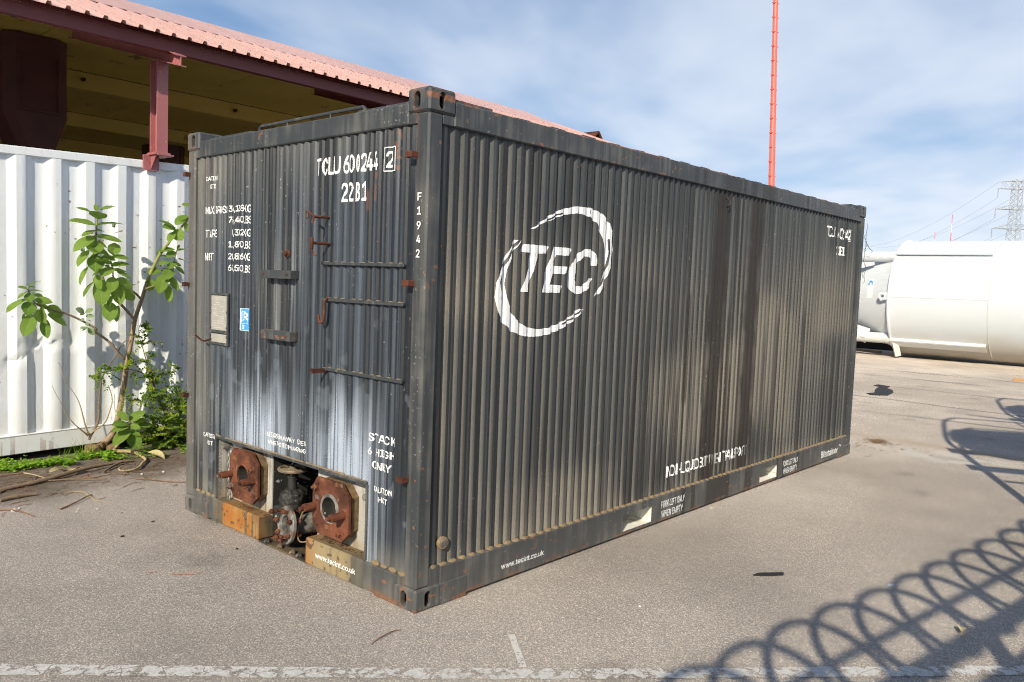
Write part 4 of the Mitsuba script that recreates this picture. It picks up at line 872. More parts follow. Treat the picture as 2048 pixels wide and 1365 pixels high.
# LR classification sticker
st = part(con, 'sticker', coat(fit(sbox(0, 0, 1, 1), 1.6515, 1.753, 1.3035, 1.4445), END, on_end, 0.001), 'sticker_white', label='small blue and white classification sticker')
part(st, 'field', coat(unary_union([sbox(1.655, 1.3065, 1.7495, 1.4415)]), END, on_end, 0.0018), 'sticker_blue')
ylr = lambda t, a, b, c, d: end_text(t, a, b, c, d)
lr = unary_union([sbox(0, 0, .06, 1), sbox(0, 0, .42, .06), sbox(.36, 0, .42, .34)])
lrg = [coat(mirror(fit(unary_union([sbox(0, 0, 0.03, 1), sbox(0, 0, 1, 0.035), sbox(0.97, 0, 1, 0.3), sbox(0.0, 0.965, 0.8, 1)]), -1.742, -1.664, 1.348, 1.428)), END, on_end, 0.0026), end_text('R', 1.702, 1.668, 1.372, 1.420), coat(mirror(sbox(-1.742, 1.36, -1.733, 1.425)), END, on_end, 0.0026), end_text('L', 1.728, 1.706, 1.366, 1.420)]
for m in lrg: m.vertices[:, 0] -= 0.0012
bits = [coat(sbox(1.735 - a - w, z, 1.735 - a, z + 0.006), END, on_end, 0.003) for z in (1.334, 1.324, 1.314) for a, w in ((0.0, 0.012), (0.015, 0.010), (0.028, 0.014))]
part(st, 'emblem', cat(lrg + bits), 'sticker_white')

# long side
tec = affinity.skew(glyphs('TEC', True).buffer(0.004), xs=17.5, origin=(0, 0))
ringU = Polygon([(0.81, 1.972), (0.881, 2.014), (0.963, 2.059), (1.064, 2.103), (1.207, 2.134), (1.339, 2.137), (1.468, 2.114), (1.548, 2.062), (1.595, 1.983), (1.608, 1.9), (1.594, 1.822), (1.558, 1.749), (1.513, 1.676), (1.473, 1.619),
                 (1.408, 1.603), (1.472, 1.681), (1.506, 1.764), (1.521, 1.836), (1.498, 1.917), (1.464, 1.997), (1.414, 2.052), (1.343, 2.083), (1.228, 2.096), (1.111, 2.077), (1.015, 2.05), (0.915, 2.006), (0.851, 1.972)])
ringL = Polygon([(0.675, 1.902), (0.62, 1.835), (0.571, 1.751), (0.541, 1.668), (0.535, 1.587), (0.55, 1.515), (0.595, 1.453), (0.675, 1.4), (0.772, 1.373), (0.871, 1.366), (0.99, 1.377), (1.111, 1.409), (1.218, 1.452), (1.327, 1.521),
                 (1.269, 1.527), (1.179, 1.476), (1.091, 1.443), (0.987, 1.416), (0.885, 1.409), (0.785, 1.425), (0.703, 1.468), (0.653, 1.526), (0.621, 1.588), (0.607, 1.66), (0.617, 1.742), (0.666, 1.837), (0.728, 1.903)])
for pts, w in (([(1.548, 1.956), (1.556, 1.873), (1.542, 1.801), (1.507, 1.723), (1.470, 1.67), (1.43, 1.60)], 0.0075), ([(0.80, 1.955), (0.886, 1.995), (1.014, 2.063), (1.08, 2.082)], 0.005)):
    ringU = ringU.difference(LineString(pts).buffer(w))
for pts, w in (([(0.715, 1.91), (0.643, 1.836), (0.594, 1.752), (0.568, 1.669), (0.59, 1.58)], 0.0075), ([(1.31, 1.53), (1.216, 1.472), (1.118, 1.437)], 0.005)):
    ringL = ringL.difference(LineString(pts).buffer(w))
lettering([side_text('', 0.735, 1.432, 1.616, 1.888, g=tec), coat(ringU, SIDE, on_side), coat(ringL, SIDE, on_side)], 'large white TEC emblem inside a brushed ring')
lettering([side_text('TCLU', 5.105, 5.325, 2.224, 2.325), side_text('600244', 5.365, 5.645, 2.218, 2.325), side_text('2', 5.672, 5.715, 2.222, 2.315), coat(sbox(5.655, 2.208, 5.735, 2.326).difference(sbox(5.661, 2.214, 5.729, 2.320)), SIDE, on_side), side_text('22B1', 5.35, 5.575, 2.06, 2.148)])
lettering([side_text('NON-LIQUID BITUMEN TRANSPORT', 2.395, 3.642, 0.308, 0.398)])
for x0, x1, xa, xb in ((2.306, 2.632, 2.314, 2.610), (4.366, 4.696, 4.376, 4.682)):
    lettering([side_text('FORK LIFT ONLY', x0, x1, 0.110, 0.160, FLAT_SIDE), side_text('WHEN EMPTY', xa, xb, 0.040, 0.090, FLAT_SIDE)])
lettering([side_text('Bitutainer', 5.262, 5.705, 0.062, 0.130, FLAT_SIDE), side_text('TM', 5.722, 5.782, 0.122, 0.142, FLAT_SIDE)])
lettering([side_text('www.tecint.co.uk', 0.636, 1.006, 0.074, 0.106, FLAT_SIDE)])

# ================================================================ the white container on the left
def tilt(m):
    m.vertices[:, 2] += 0.025 * (m.vertices[:, 0] + 0.43); return m
wcn = thing('white_container', 'white painted container with deep corrugations and rust spots along its bottom rail, carrying the shed', 'container')
X0, X1, YF, YB = -4.45, 1.60, 4.65, 7.085
P2, ph = 0.272, -0.378
pts = [(X0 + 0.1, 0.036)]
kk = int(math.floor((X0 + 0.2 - ph) / P2)) + 1
while ph + kk * P2 + 0.16 < X1 - 0.1:
    a = ph + kk * P2; pts += [(a - 0.064, 0.036), (a, 0.0), (a + 0.072, 0.0), (a + 0.136, 0.036)]; kk += 1
pts.append((X1 - 0.1, 0.036)); pts = np.array(pts)
fine = []
for (a, da), (b, db) in zip(pts[:-1], pts[1:]):
    for t in (0, 0.5): fine.append((a + (b - a) * t, da + (db - da) * t))
fine.append(tuple(pts[-1])); fine = np.array(fine)
zs = np.linspace(0.225, 2.57, 60)
S, Zz = np.meshgrid(fine[:, 0], zs); Dd = np.broadcast_to(fine[:, 1], S.shape).copy()
q = np.stack([S * 3.2, Zz * 3.2, S * 0], -1)
dent = (meshkit.fbm(q, 3, 31) - 0.5) * 0.006 + np.clip(meshkit.fbm(q * 2.2, 3, 41) - 0.60, 0, 1) * 0.12 * np.exp(-((Zz - 0.95) / 0.35) ** 2)
nv, ns = S.shape
vv = np.c_[S.ravel(), (YF + Dd + dent).ravel(), Zz.ravel()]
ff = []
for i in range(nv - 1):
    for j in range(ns - 1):
        a = i * ns + j; ff += [(a, a + 1, a + ns + 1), (a, a + ns + 1, a + ns)]
part(wcn, 'side_panel', tilt(trimesh.Trimesh(vv, ff, process=False)), 'white_paint', smooth=20)
part(wcn, 'top_rail', tilt(cat([cbox(X0 + .15, X1 - .15, YF - 0.004, YF + 0.056, 2.568, 2.640, 0.006)])), 'white_paint')
part(wcn, 'bottom_rail', tilt(cat([cbox(X0 + .15, X1 - .15, YF - 0.004, YF + 0.10, 0.062, 0.220, 0.006), cbox(X0 + .15, X1 - .15, YF - 0.010, YF + 0.04, 0.217, 0.227, 0.003)])), 'white_paint')
for x0, x1 in ((X0, X0 + .15), (X1 - .15, X1)):
    part(wcn, 'corner_post', tilt(cbox(x0, x1, YF - 0.006, YF + 0.12, 0.05, 2.65, 0.006)), 'white_paint')
part(wcn, 'end_panel', tilt(cat([box(X0 + .02, X0 + .04, YF + .12, YB, .1, 2.6), box(X1 - .04, X1 - .02, YF + .12, YB, .1, 2.6), box(X0 + .1, X1 - .1, YB - .03, YB - .01, .1, 2.6)])), 'white_paint')
part(wcn, 'roof', tilt(box(X0 + .05, X1 - .05, YF + .056, YB - .04, 2.58, 2.60)), 'white_paint')
part(wcn, 'floor', tilt(box(X0 + .05, X1 - .05, YF + .10, YB - .04, 0.10, 0.14)), 'dark_steel')
part(wcn, 'support_block', cat([box(X0, X0 + .2, YF + .3, YB, 0.0, 0.05), box(X1 - .25, X1 - .05, YF + .5, YB, 0.0, 0.09)]), 'dead_wood')

# ================================================================ the shed with the pink roof
shd = thing('open_shed', 'open steel shed with pink ribbed roof and yellow deck ceiling over the white container', 'shed')
ES, EY, EZ = 0.36, 4.22, 3.722                 # roof pitch, eave y and z
SX0, SX1, RYD = -9.0, 8.45, 6.80
rz = lambda y: EZ + ES * (y - EY)
rp, ph = 0.144, 1.104 % 0.144
def sheet(x0, n):
    """one roof sheet of n ribs"""
    up_, lo = [], []
    for k in range(n):
        a = x0 + k * rp
        up_ += [(a, 0), (a + 0.043, 0), (a + 0.055, 0.029), (a + 0.083, 0.029), (a + 0.095, 0)]
    up_.append((x0 + n * rp + 0.001, 0))
    pl = np.array(up_ + [(x, z - 0.0022) for x, z in up_[::-1]])
    n_ = len(pl)
    v = []
    for y in (EY, RYD): v.append(np.c_[pl[:, 0], np.full(n_, y), rz(y) + pl[:, 1]])
    v = np.vstack(v); f = []
    for i in range(n_):
        j = (i + 1) % n_; f += [(i, j, n_ + j), (i, n_ + j, n_ + i)]
    return trimesh.Trimesh(v, np.array(f)[:, ::-1], process=False)
x = SX0 - (SX0 % rp) + ph
while x < SX1:
    part(shd, 'roof_sheet', sheet(x, 7), 'roof_pink'); x += 7 * rp
scr = []
for y in (4.45, 5.15):
    x = SX0 - (SX0 % rp) + ph + 0.069
    while x < SX1:
        if x < 10 and (int(round(x / rp)) % 2): scr.append(lathe([(0, 0.010), (0.006, 0.009), (0.010, 0.002), (0.012, 0)], (x, y, rz(y) + 0.029), (0, -ES, 1), 6))
        x += rp
part(shd, 'roof_screws', cat(scr), 'galvanised', kind='stuff')
# folded ridge cap, ends short of the roof
cz = rz(RYD) + 0.045
capP = Polygon([(5.86, rz(5.86) + 0.029), (RYD + 0.06, cz + 0.055), (RYD + 0.70, cz - 0.175), (RYD + 0.70, cz - 0.178), (RYD + 0.06, cz + 0.051), (5.86, rz(5.86) + 0.026)])
part(shd, 'ridge_cap', prism(capP, SX0, 8.42, 'x'), 'roof_pink')
part(shd, 'roof_back', prism(Polygon([(RYD, rz(RYD) - 0.002), (RYD + 0.8, rz(RYD) - 0.288), (RYD + 0.8, rz(RYD) - 0.291), (RYD, rz(RYD) - 0.005)]), SX0, SX1, 'x'), 'roof_pink')
part(shd, 'fascia', cat([cbox(SX0, SX1, 4.345, 4.352, 3.612, 3.718, 0.002), box(SX0, SX1, 4.352, 4.41, 3.612, 3.616)]), 'shaded_red')
for y in (5.2, 6.1): part(shd, 'purlin', box(SX0, SX1, y - .03, y + .03, rz(y) - 0.10, rz(y) - 0.006), 'shaded_red')

def hcol(x0, x1, y0, y1, z0, z1):
    t = 0.010; xm = (x0 + x1) / 2
    return cat([cbox(x0, x1, y0, y0 + t, z0, z1, 0.001), cbox(x0, x1, y1 - t, y1, z0, z1, 0.001), box(xm - 0.004, xm + 0.004, y0 + t, y1 - t, z0, z1)])
def rafter(xc):
    y0, y1 = 4.20, 6.75; m = []
    top = lambda y: 3.606 + ES * (y - 4.30)
    bot = lambda y: 3.510 + .265 * (y - 4.30)
    for k, w in ((0, 0.10), (1, 0.10), (2, 0.006)):
        b = box(xc - w / 2, xc + w / 2, y0, y1, 0, 1); y = b.vertices[:, 1]; hi = b.vertices[:, 2] > .5
        lo_, up_ = ((top(y) - .008, top(y)), (bot(y) - .008, bot(y)), (bot(y), top(y) - .008))[k]
        b.vertices[:, 2] = np.where(hi, up_, lo_); m.append(b)
    return cat(m)
for xc in (-4.6, 0.795, 3.9, 7.2, 10.6):
    pk = 'post'
    part(shd, 'rafter', rafter(xc), 'red_oxide' if abs(xc - .795) < .01 else 'shaded_red')
    if xc > 1.6: continue
    zb = 2.64 + 0.025 * (xc + .43)
    part(shd, 'post', hcol(xc - 0.053, xc + 0.051, 4.555, 4.700, zb + 0.075, 3.59), 'red_oxide')
    br = part(shd, 'post_bracket', cat([cbox(xc - .098, xc + .085, 4.50, 4.74, zb + .045, zb + .058, .001), cbox(xc - .07, xc + .068, 4.535, 4.72, zb + .058, zb + .076, .002),
        cbox(xc - .148, xc + 0.0, 4.618, 4.632, zb - 0.095, zb + .045, .001)]), 'red_oxide', label='red bracket clamped over the white top rail')
    gp = Polygon([(4.51, zb + .045), (4.618, zb + .045), (4.618, zb - .085)])
    part(br, 'gusset', cat([prism(gp, xc - .078, xc - .070, 'x'), beam((xc - .145, 4.615, zb + .04), (xc - .07, 4.615, zb - .07), 0.006, 0.006)]), 'red_oxide')
# the yellow deck behind the roof, on downstand beams
for k in range(10):
    x0 = SX0 + k * 2.45 - 0.075
    part(shd, 'deck_plate', cbox(x0 + .006, x0 + 2.444, 7.02, 19.0, 4.30, 4.33, .003), 'deck_yellow')
for y in (8.90, 12.1, 15.3, 18.4):
    part(shd, 'deck_beam', cbox(SX0, 14.0, y, y + .10, 4.062, 4.290, .004), 'deck_yellow')
    part(shd, 'beam_shadow_gap', box(SX0, 14.0, y + .004, y + .09, 4.288, 4.3015), 'dark_steel')
for x, y, z in ((1.68, 8.9, 4.19), (3.9, 8.9, 4.18), (2.3, 15.3, 4.18)):
    part(shd, 'drain_spout', cat([tube([(x, y + .02, z), (x, y - .05, z - .002)], 0.026, 10)]), 'dark_steel')
def hopper(xa, xb, y, zt):
    w = xb - xa; c = 0.11; d = 0.62
    def ring(x0, x1, y0, y1, z, c): return [(x0 + c, y0, z), (x1 - c, y0, z), (x1, y0 + c, z), (x1, y1, z), (x0, y1, z), (x0, y0 + c, z)]
    R = [ring(xa, xb, y, y + d, zt, c), ring(xa, xb, y, y + d, 3.40, c), ring(xa + .20, xb - .15, y + .06, y + d - .06, 2.95, c * .6), ring(xa + .20, xb - .15, y + .06, y + d - .06, 2.3, c * .6)]
    v = np.array([q for r in R for q in r]); f = []
    for i in range(3):
        for j in range(6):
            a, b = i * 6 + j, i * 6 + (j + 1) % 6; f += [(a, a + 6, b + 6), (a, b + 6, b)]
    return trimesh.Trimesh(v, np.array(f)[:, ::-1], process=False)
for xa, xb, y in ((0.36, 1.035, 7.5), (-2.2, 0.02, 9.3), (4.25, 4.85, 12.4)):
    zt = 4.285
    h_ = part(shd, 'support_column', hopper(xa, xb, y, zt if y < 12.2 else 4.055), 'maroon_paint', label='dark maroon box column tapering downwards')
    part(h_, 'side_bar', cat([cbox(xa + .11, xa + .14, y - .02, y + .001, 3.42, 4.05, .003), cbox(xb - .14, xb - .11, y - .02, y + .001, 3.42, 4.05, .003), cbox(xa + .14, xb - .14, y - .02, y + .001, 3.42, 3.45, .003)]), 'maroon_paint')
part(shd, 'back_wall', box(SX0, 14.0, 19.0, 19.1, 0, 4.3), 'dark_steel')  # unseen wall, added to keep the inside of the shed dim
part(shd, 'end_wall', box(14.02, 14.12, 7.05, 19.0, 0, 4.3), 'dark_steel')  # end closed off with an added wall to hold light out

# far rust-red gable peeping over the black container
far = thing('far_gable', 'tip of a rust red gable peeping over the black container roof', 'building')
part(far, 'wall', prism(Polygon([(17.5, 0), (22.3, 0), (22.3, 4.0), (19.95, 6.55), (17.5, 4.3)]), 14.0, 22.0, 'y'), 'red_oxide')
part(far, 'roof', cat([beam((17.2, 18, 4.35), (19.95, 18, 6.93), 8.6, 0.05), beam((19.95, 18, 6.93), (22.6, 18, 3.95), 8.6, 0.05)]), 'brown_rust')

# ================================================================ the red mast
ms = thing('red_mast', 'tall slim coral red mast with step rungs rising behind the black container', 'mast')
m0, m1 = V(24.361, 9.447, 5.395), V(24.642, 9.827, 11.828)
dm = (m1 - m0) / (m1[2] - m0[2]); base, top = m0 - dm * m0[2], m0 + dm * (17 - m0[2])
R0 = 0.104
rad = lambda z: R0 * (1 - 0.034 * (z - 5.4))
part(ms, 'pole', tube([base, m0, m1, top], [rad(0), rad(5.395), rad(11.83), rad(17)], 20), 'mast_red', smooth=True)
part(ms, 'base_plate', cat([cbox(base[0] - .25, base[0] + .25, base[1] - .25, base[1] + .25, 0, .03, .003)] + [bar(base + V(sx * .19, sy * .19, 0), base + V(sx * .19, sy * .19, .09), .014, 6) for sx in (-1, 1) for sy in (-1, 1)]), 'mast_red')
side = -rt * 0.75 - V(fw[0], fw[1], 0) * 0.66; side[2] = 0; side /= np.linalg.norm(side)
z = 1.2; k = 0
while z < 16.5:
    for sg in (1, -1):
        o = base + dm * z; r = rad(z); s2 = side * sg; tn = V(-s2[1], s2[0], 0)
        if sg < 0: o = o + dm * 0.0
        m = tube([o + s2 * r * .9 + tn * .05, o + s2 * (r + .05) + tn * .05 + V(0, 0, .012), o + s2 * (r + .05) - tn * .05 + V(0, 0, .012), o + s2 * r * .9 - tn * .05], .013, 6)
        part(ms, 'rung', m, 'mast_red', smooth=40)
    z += 0.50

# ================================================================ the white silo lying on the yard
sl = thing('steel_silo', 'large white steel silo lying on its side with a conical hopper end and tubular legs', 'silo')
SXC, SR, SZ, SY = 22.05, 1.62, 1.66, 4.17
ax = (0, -1, 0)
part(sl, 'barrel', lathe([(1.50, 0.02), (SR, 0.0), (SR, 0.05), (SR - .012, 0.055), (SR - .012, 3.9), (SR, 3.92), (SR, 13.0), (0, 13.0)], (SXC, SY, SZ), ax, 96), 'silo_white', smooth=30)
part(sl, 'rim_ring', lathe([(SR + .012, 0.0), (SR + .025, 0.012), (SR + .025, 0.045), (SR + .002, 0.05), (1.44, .05), (1.44, 0.0)], (SXC, SY, SZ), ax, 96), 'silo_white', smooth=30)
part(sl, 'hopper_cone', lathe([(1.52, 0.06), (1.50, 0.0), (0.30, -2.75), (0.30, -3.1), (0, -3.1)], (SXC, SY, SZ), ax, 80), 'silo_white', smooth=30)
part(sl, 'weld_seam', cat([lathe([(SR - .006, -.012), (SR + .007, 0), (SR - .006, .012)], (SXC, SY - 2.42, SZ), ax, 96)]), 'silo_seam', smooth=30)
part(sl, 'weld_seam', cat([tube([(SXC - SR * math.cos(.0) + .008, SY - .06, SZ + .02), (SXC - SR + .008, SY - 2.4, SZ + .02)], .009, 6)]), 'silo_seam')
def leg(ang):
    c, s = math.cos(ang), math.sin(ang); o = V(SXC + SR * .94 * c, 0, SZ + SR * .94 * s); rr = V(c, 0, s); tt = V(-s, 0, c)
    l = part(sl, 'leg', tube([o + V(0, SY + .02, 0), o + V(0, SY + 4.6, 0)], 0.145, 24), 'silo_white', smooth=40)
    part(l, 'foot_plate', lathe([(0, 0), (.3, 0), (.3, .03), (0, .03)], o + V(0, SY + 4.6, 0), (0, 1, 0), 24), 'silo_white')
    part(l, 'collar', tube([o + V(0, SY - .02, 0), o + V(0, SY + .12, 0)], 0.158, 24), 'silo_white', smooth=40)
    # channel shelf that carries the leg along the barrel
    f = o + rr * 0.16; sg = -1 if s < 0 else 1
    m = []
    for a, w, h in ((0.0, .03, .20), (0.17, .30, .025)):
        m.append(beam(f + V(0, SY - .02, 0) + tt * (0.0 if a == 0 else -.11) - rr * (.0 if a == 0 else .14), f + V(0, SY - 2.36, 0) + tt * (0.0 if a == 0 else -.11) - rr * (.0 if a == 0 else .14), w, h, tuple(tt) if a == 0 else tuple(tt)))
    part(l, 'shelf', cat(m), 'silo_white')
    return o
A4 = [math.radians(a) for a in (132, 228, 312, 48)]
O = [leg(a) for a in A4]
for i in range(4):
    a, b = O[i], O[(i + 1) % 4]; mid = (a + b) / 2
    for q in (a, b):
        e = (mid - q) * 0.88
        part(sl, 'brace', beam(q + V(0, SY + .75, 0) + (a - V(SXC, 0, SZ)) * 0.05, q + e + V(0, SY + 3.0, 0), 0.04, 0.21, tuple((b - a) / np.linalg.norm(b - a))), 'silo_white')
        part(sl, 'gusset_plate', beam(q + V(0, SY + .62, 0) + e * .03, q + V(0, SY + 1.25, 0) + e * .20, 0.03, 0.42, tuple((b - a) / np.linalg.norm(b - a))), 'silo_white')
part(sl, 'lifting_eye', prism(ngon(SY + .13, 1.70, .11, 20).union(sbox(SY - .02, 1.60, SY + .13, 1.80)).difference(ngon(SY + .13, 1.70, .05, 14)), SXC - SR + .02, SXC - SR + .06, 'x'), 'silo_white')
part(sl, 'skid_foot', cat([beam((SXC - 1.1, SY - .12, .46), (SXC - 1.04, SY - .22, .06), .10, .15)]), 'silo_white')
# label plate on the cone, lying on its surface
cn = lambda t, y: V(SXC - (1.5 - .436 * (y - SY)) * math.cos(t), y, SZ + (1.5 - .436 * (y - SY)) * math.sin(t))
def on_cone(t0, t1, y0, y1, off):
    v = []; n = 6
    for t in np.linspace(t0, t1, n):
        for y in np.linspace(y0, y1, 3):
            q = cn(t, y); nn = V(-math.cos(t), .4, math.sin(t)); v.append(q + nn / np.linalg.norm(nn) * off)
    f = []
    for i in range(n - 1):
        for j in range(2): a = i * 3 + j; f += [(a, a + 1, a + 4), (a, a + 4, a + 3)]
    return trimesh.Trimesh(np.array(v), f, process=False)
lb = part(sl, 'label_plate', on_cone(-.03, .40, SY + .48, SY + .66, .006), 'sticker_white', label='upright white label with a blue arch on the cone')
def arc_on_cone():
    m = []
    for a in np.linspace(0.0, math.pi, 9)[:-1]:
        b = a + math.pi / 8
        P = [cn(.27 + .085 * math.sin(q), SY + .57 + .055 * math.cos(q)) + V(-.016, .006, .003) for q in (a, b)]
        m.append(beam(P[0], P[1], .03, .03))
    return cat(m)
part(lb, 'arch', arc_on_cone(), 'sticker_blue')
part(sl, 'drawn_square', cat([beam(cn(a, y0) + V(-.006, .002, 0), cn(b, y1) + V(-.006, .002, 0), .012, .012) for a, b, y0, y1 in ((-.17, -.17, SY + .85, SY + 1.25), (.16, .16, SY + .85, SY + 1.25), (-.17, .16, SY + .85, SY + .85), (-.17, .16, SY + 1.25, SY + 1.25))]), 'silo_seam')

# things half hidden behind it
tr = thing('flatbed_trailer', 'blue edged flatbed trailer seen between the silo legs', 'trailer')
t0, t1 = V(29.2, 10.2, 0), V(29.9, 2.0, 0); td = (t1 - t0) / np.linalg.norm(t1 - t0)
part(tr, 'side_rail', beam(t0 + V(0, 0, .70), t1 + V(0, 0, .70), .12, .34), 'trailer_blue')
part(tr, 'deck', beam(t0 + V(1.2, .1, .93), t1 + V(1.2, .1, .93), 2.4, .08), 'dark_steel')
part(tr, 'chassis', beam(t0 + V(.5, 0, .36), t1 + V(.5, 0, .36), .25, .22), 'post_grey')
def put_text(text, h, o, xd, up_, depth=.004):
    m = meshkit.text_mesh(text, h, depth, True); xd, up_ = V(*xd), V(*up_); nn = np.cross(xd, up_)
    m.vertices = m.vertices[:, :1] * xd + m.vertices[:, 1:2] * up_ + m.vertices[:, 2:] * nn + V(*o); return m
part(tr, 'number', put_text('23', .26, V(29.2, 10.2, .58) + td * 3.05 + V(-.068, 0, 0), td, (0, 0, 1)), 'sticker_white')
for k in range(3):
    w = t0 + td * (4.2 + k * 1.15) + V(.3, 0, .42)
    wl = part(tr, 'wheel', lathe([(.0, -.12), (.2, -.12), (.24, -.14), (.40, -.14), (.43, -.08), (.43, .12), (0, .12)], w, (1, 0, 0), 20), 'black_rubber', smooth=30)
    part(wl, 'rim', lathe([(0, -.135), (.19, -.13), (.2, -.11), (0, -.10)], w, (1, 0, 0), 16), 'post_grey')
cr = thing('timber_stack', 'orange timber bearers stacked beside the far corner of the black container', 'timber')
for k in range(5):
    z = .0 + k * .15; yy = 6.62 + .03 * (k % 2)
    part(cr, 'bearer', cbox(25.0, 26.2, yy - .16, yy + .16, z + .002, z + .148, .006) if k % 2 else cat([cbox(25.02, 25.2, yy - .5, yy + .18, z + .002, z + .148, .006), cbox(25.8, 26.0, yy - .5, yy + .18, z + .002, z + .148, .006)]), 'crate_wood')
pk = thing('dark_dunnage', 'dark blocks standing in for the shaded band under the silo legs', 'timber')  # dark boxes stand in for a band of shadow and wheels
part(pk, 'sleeper', cbox(24.1, 24.6, 3.6, 9.0, 0, .26, .01), 'black_rubber')
part(pk, 'sleeper', cbox(24.75, 25.0, 3.6, 9.0, 0, .40, .01), 'dark_steel')
plk = solo('ground_plank', 'pale plank lying on the yard in front of the dark blocks', 'plank', beam((23.0, 5.9, .03), (22.6, 4.9, .03), .10, .05), 'pale_wood')
tr2 = thing('white_pipes', 'white tubes stacked behind the silo legs', 'pipes')
for k in range(2): part(tr2, 'pipe', tube([V(27.2, 2.0, 2.62 - k * .34), V(27.2, 12.0, 2.62 - k * .34)], .12, 16), 'silo_white', smooth=40)
part(tr2, 'trestle', cat([box(27.1, 27.3, y, y + .16, 0, 2.72) for y in (3.0, 8.35)]), 'silo_white')

tre = thing('distant_tree', 'bright green tree crown glimpsed above the silo cone', 'tree')
part(tre, 'trunk', tube([(72, 21.9, 0), (72.1, 22, 1.6), (72, 22.1, 3.0)], [.22, .12], 8), 'bark', smooth=True)
tv, tf = [], []
r2 = np.random.default_rng(4)
for k in range(2600):
    c = r2.normal(0, 1, 3); c = c / np.linalg.norm(c) * r2.uniform(.45, 1.0) * V(2.3, 2.6, 1.7) * (0.8 + .4 * r2.random()) + V(72, 22, 3.4)
    a, b = r2.normal(0, .13, 3), r2.normal(0, .13, 3); n_ = len(tv); tv += [c - a, c + b, c + a, c - b]; tf += [(n_, n_ + 1, n_ + 2), (n_, n_ + 2, n_ + 3)]
part(tre, 'crown', trimesh.Trimesh(np.array(tv), tf, process=False), 'far_leaf')

# ================================================================ pylon, power lines, masts
py = thing('pylon', 'grey steel lattice power pylon with three pairs of arms', 'pylon')
PC = V(289.3, 50.9, 0); pw = V(.67, -.74, 0); pd = V(.74, .67, 0)        # across the line, along it
hw = lambda z: np.interp(z, [0, 18, 24, 40], [3.6, 1.75, 1.28, 1.05])
corner = lambda i, z: PC + pw * hw(z) * (1, 1, -1, -1)[i] + pd * hw(z) * (1, -1, -1, 1)[i] + V(0, 0, z)
for i in range(4): part(py, 'leg', cat([bar(corner(i, a), corner(i, b), .11, 5) for a, b in ((0, 18), (18, 24), (24, 39.5))]), 'pylon_steel')
lv = [0, 4, 8, 11, 14, 16, 18, 20, 22, 24, 26, 28, 30, 32, 34, 36, 37.8, 39.5]
for i in range(4):
    j = (i + 1) % 4; m = []
    for a, b in zip(lv[:-1], lv[1:]): m += [bar(corner(i, a), corner(j, b), .055, 4), bar(corner(j, a), corner(i, b), .055, 4)]
    for z in (24, 30.3, 36.5, 39.0): m.append(bar(corner(i, z), corner(j, z), .08, 4))
    part(py, 'lattice_side', cat(m), 'pylon_steel')
arms = [(24.3, 6.9, 1.6), (30.3, 6.3, 1.5), (36.6, 5.9, 1.6)]
tips = []
for z, reach, rise in arms:
    for sg in (1, -1):
        t_ = PC + pw * sg * reach + V(0, 0, z); ci = (0, 1) if sg > 0 else (2, 3)
        if z > 36: t2 = PC + pw * sg * reach + V(0, 0, 38.6)
        else: t2 = t_
        m = [bar(corner(i, z), t_, .085, 4) for i in ci] + [bar(corner(i, z + rise if z < 36 else 39.0), t2, .085, 4) for i in ci]
        for f in (.3, .6, .8):
            a, b = corner(ci[0], z) * (1 - f) + t_ * f, corner(ci[0], z + rise) * (1 - f) + t2 * f; m.append(bar(a, b, .05, 4))
            a2 = corner(ci[0], z) * (1 - f + .25) + t_ * (f - .25); m.append(bar(a2, b, .05, 4))
        part(py, 'arm', cat(m), 'pylon_steel')
        part(py, 'insulator', bar(t_, t_ - V(0, 0, 2.8), .09, 6), 'post_grey')
        tips.append(t_ - V(0, 0, 2.9))
        if z > 36: tips.append(t2)
WD = V(228.2 - 2.6, 115.0 + 2.9, 0) - V(0, 0, 0); WD = WD / np.linalg.norm(WD)
for k, t_ in enumerate(tips):
    e = t_ + WD * 330; s_ = np.linspace(0, 1, 30)[:, None]
    pts = t_ * (1 - s_) + e * s_; pts[:, 2] -= 9.0 * 4 * (s_ * (1 - s_))[:, 0]
    lab = ('cable hanging from the lowest pylon arm, right side', 'cable hanging from the lowest left pylon arm', 'cable hanging from the middle pylon arm, right side', 'cable hanging from the middle left pylon arm',
           'cable hanging from the upper pylon arm, right side', 'earth wire from the top right tip of the pylon', 'cable hanging from the upper left pylon arm', 'thin earth wire from the top left tip of the pylon')[k]
    solo('power_line', lab, 'cable', tube(pts, .032, 4), 'cable_grey', group='power cables from the pylon')
for nm, t, zt in (('taller', V(275.6, 65.2, 0), 28.0), ('shorter', V(271.8, 68.8, 0), 22.4)):
    mm = thing('radio_mast', '%s thin red and white banded radio mast beyond the silo' % nm, 'mast')
    n = 10; zz = np.linspace(0, zt, n + 1)
    for k in range(n): part(mm, 'band', bar(t + V(0, 0, zz[k]), t + V(0, 0, zz[k + 1]), .13 if k < 8 else .09, 6), 'mast_red' if (n - k) % 2 else 'mast_white')

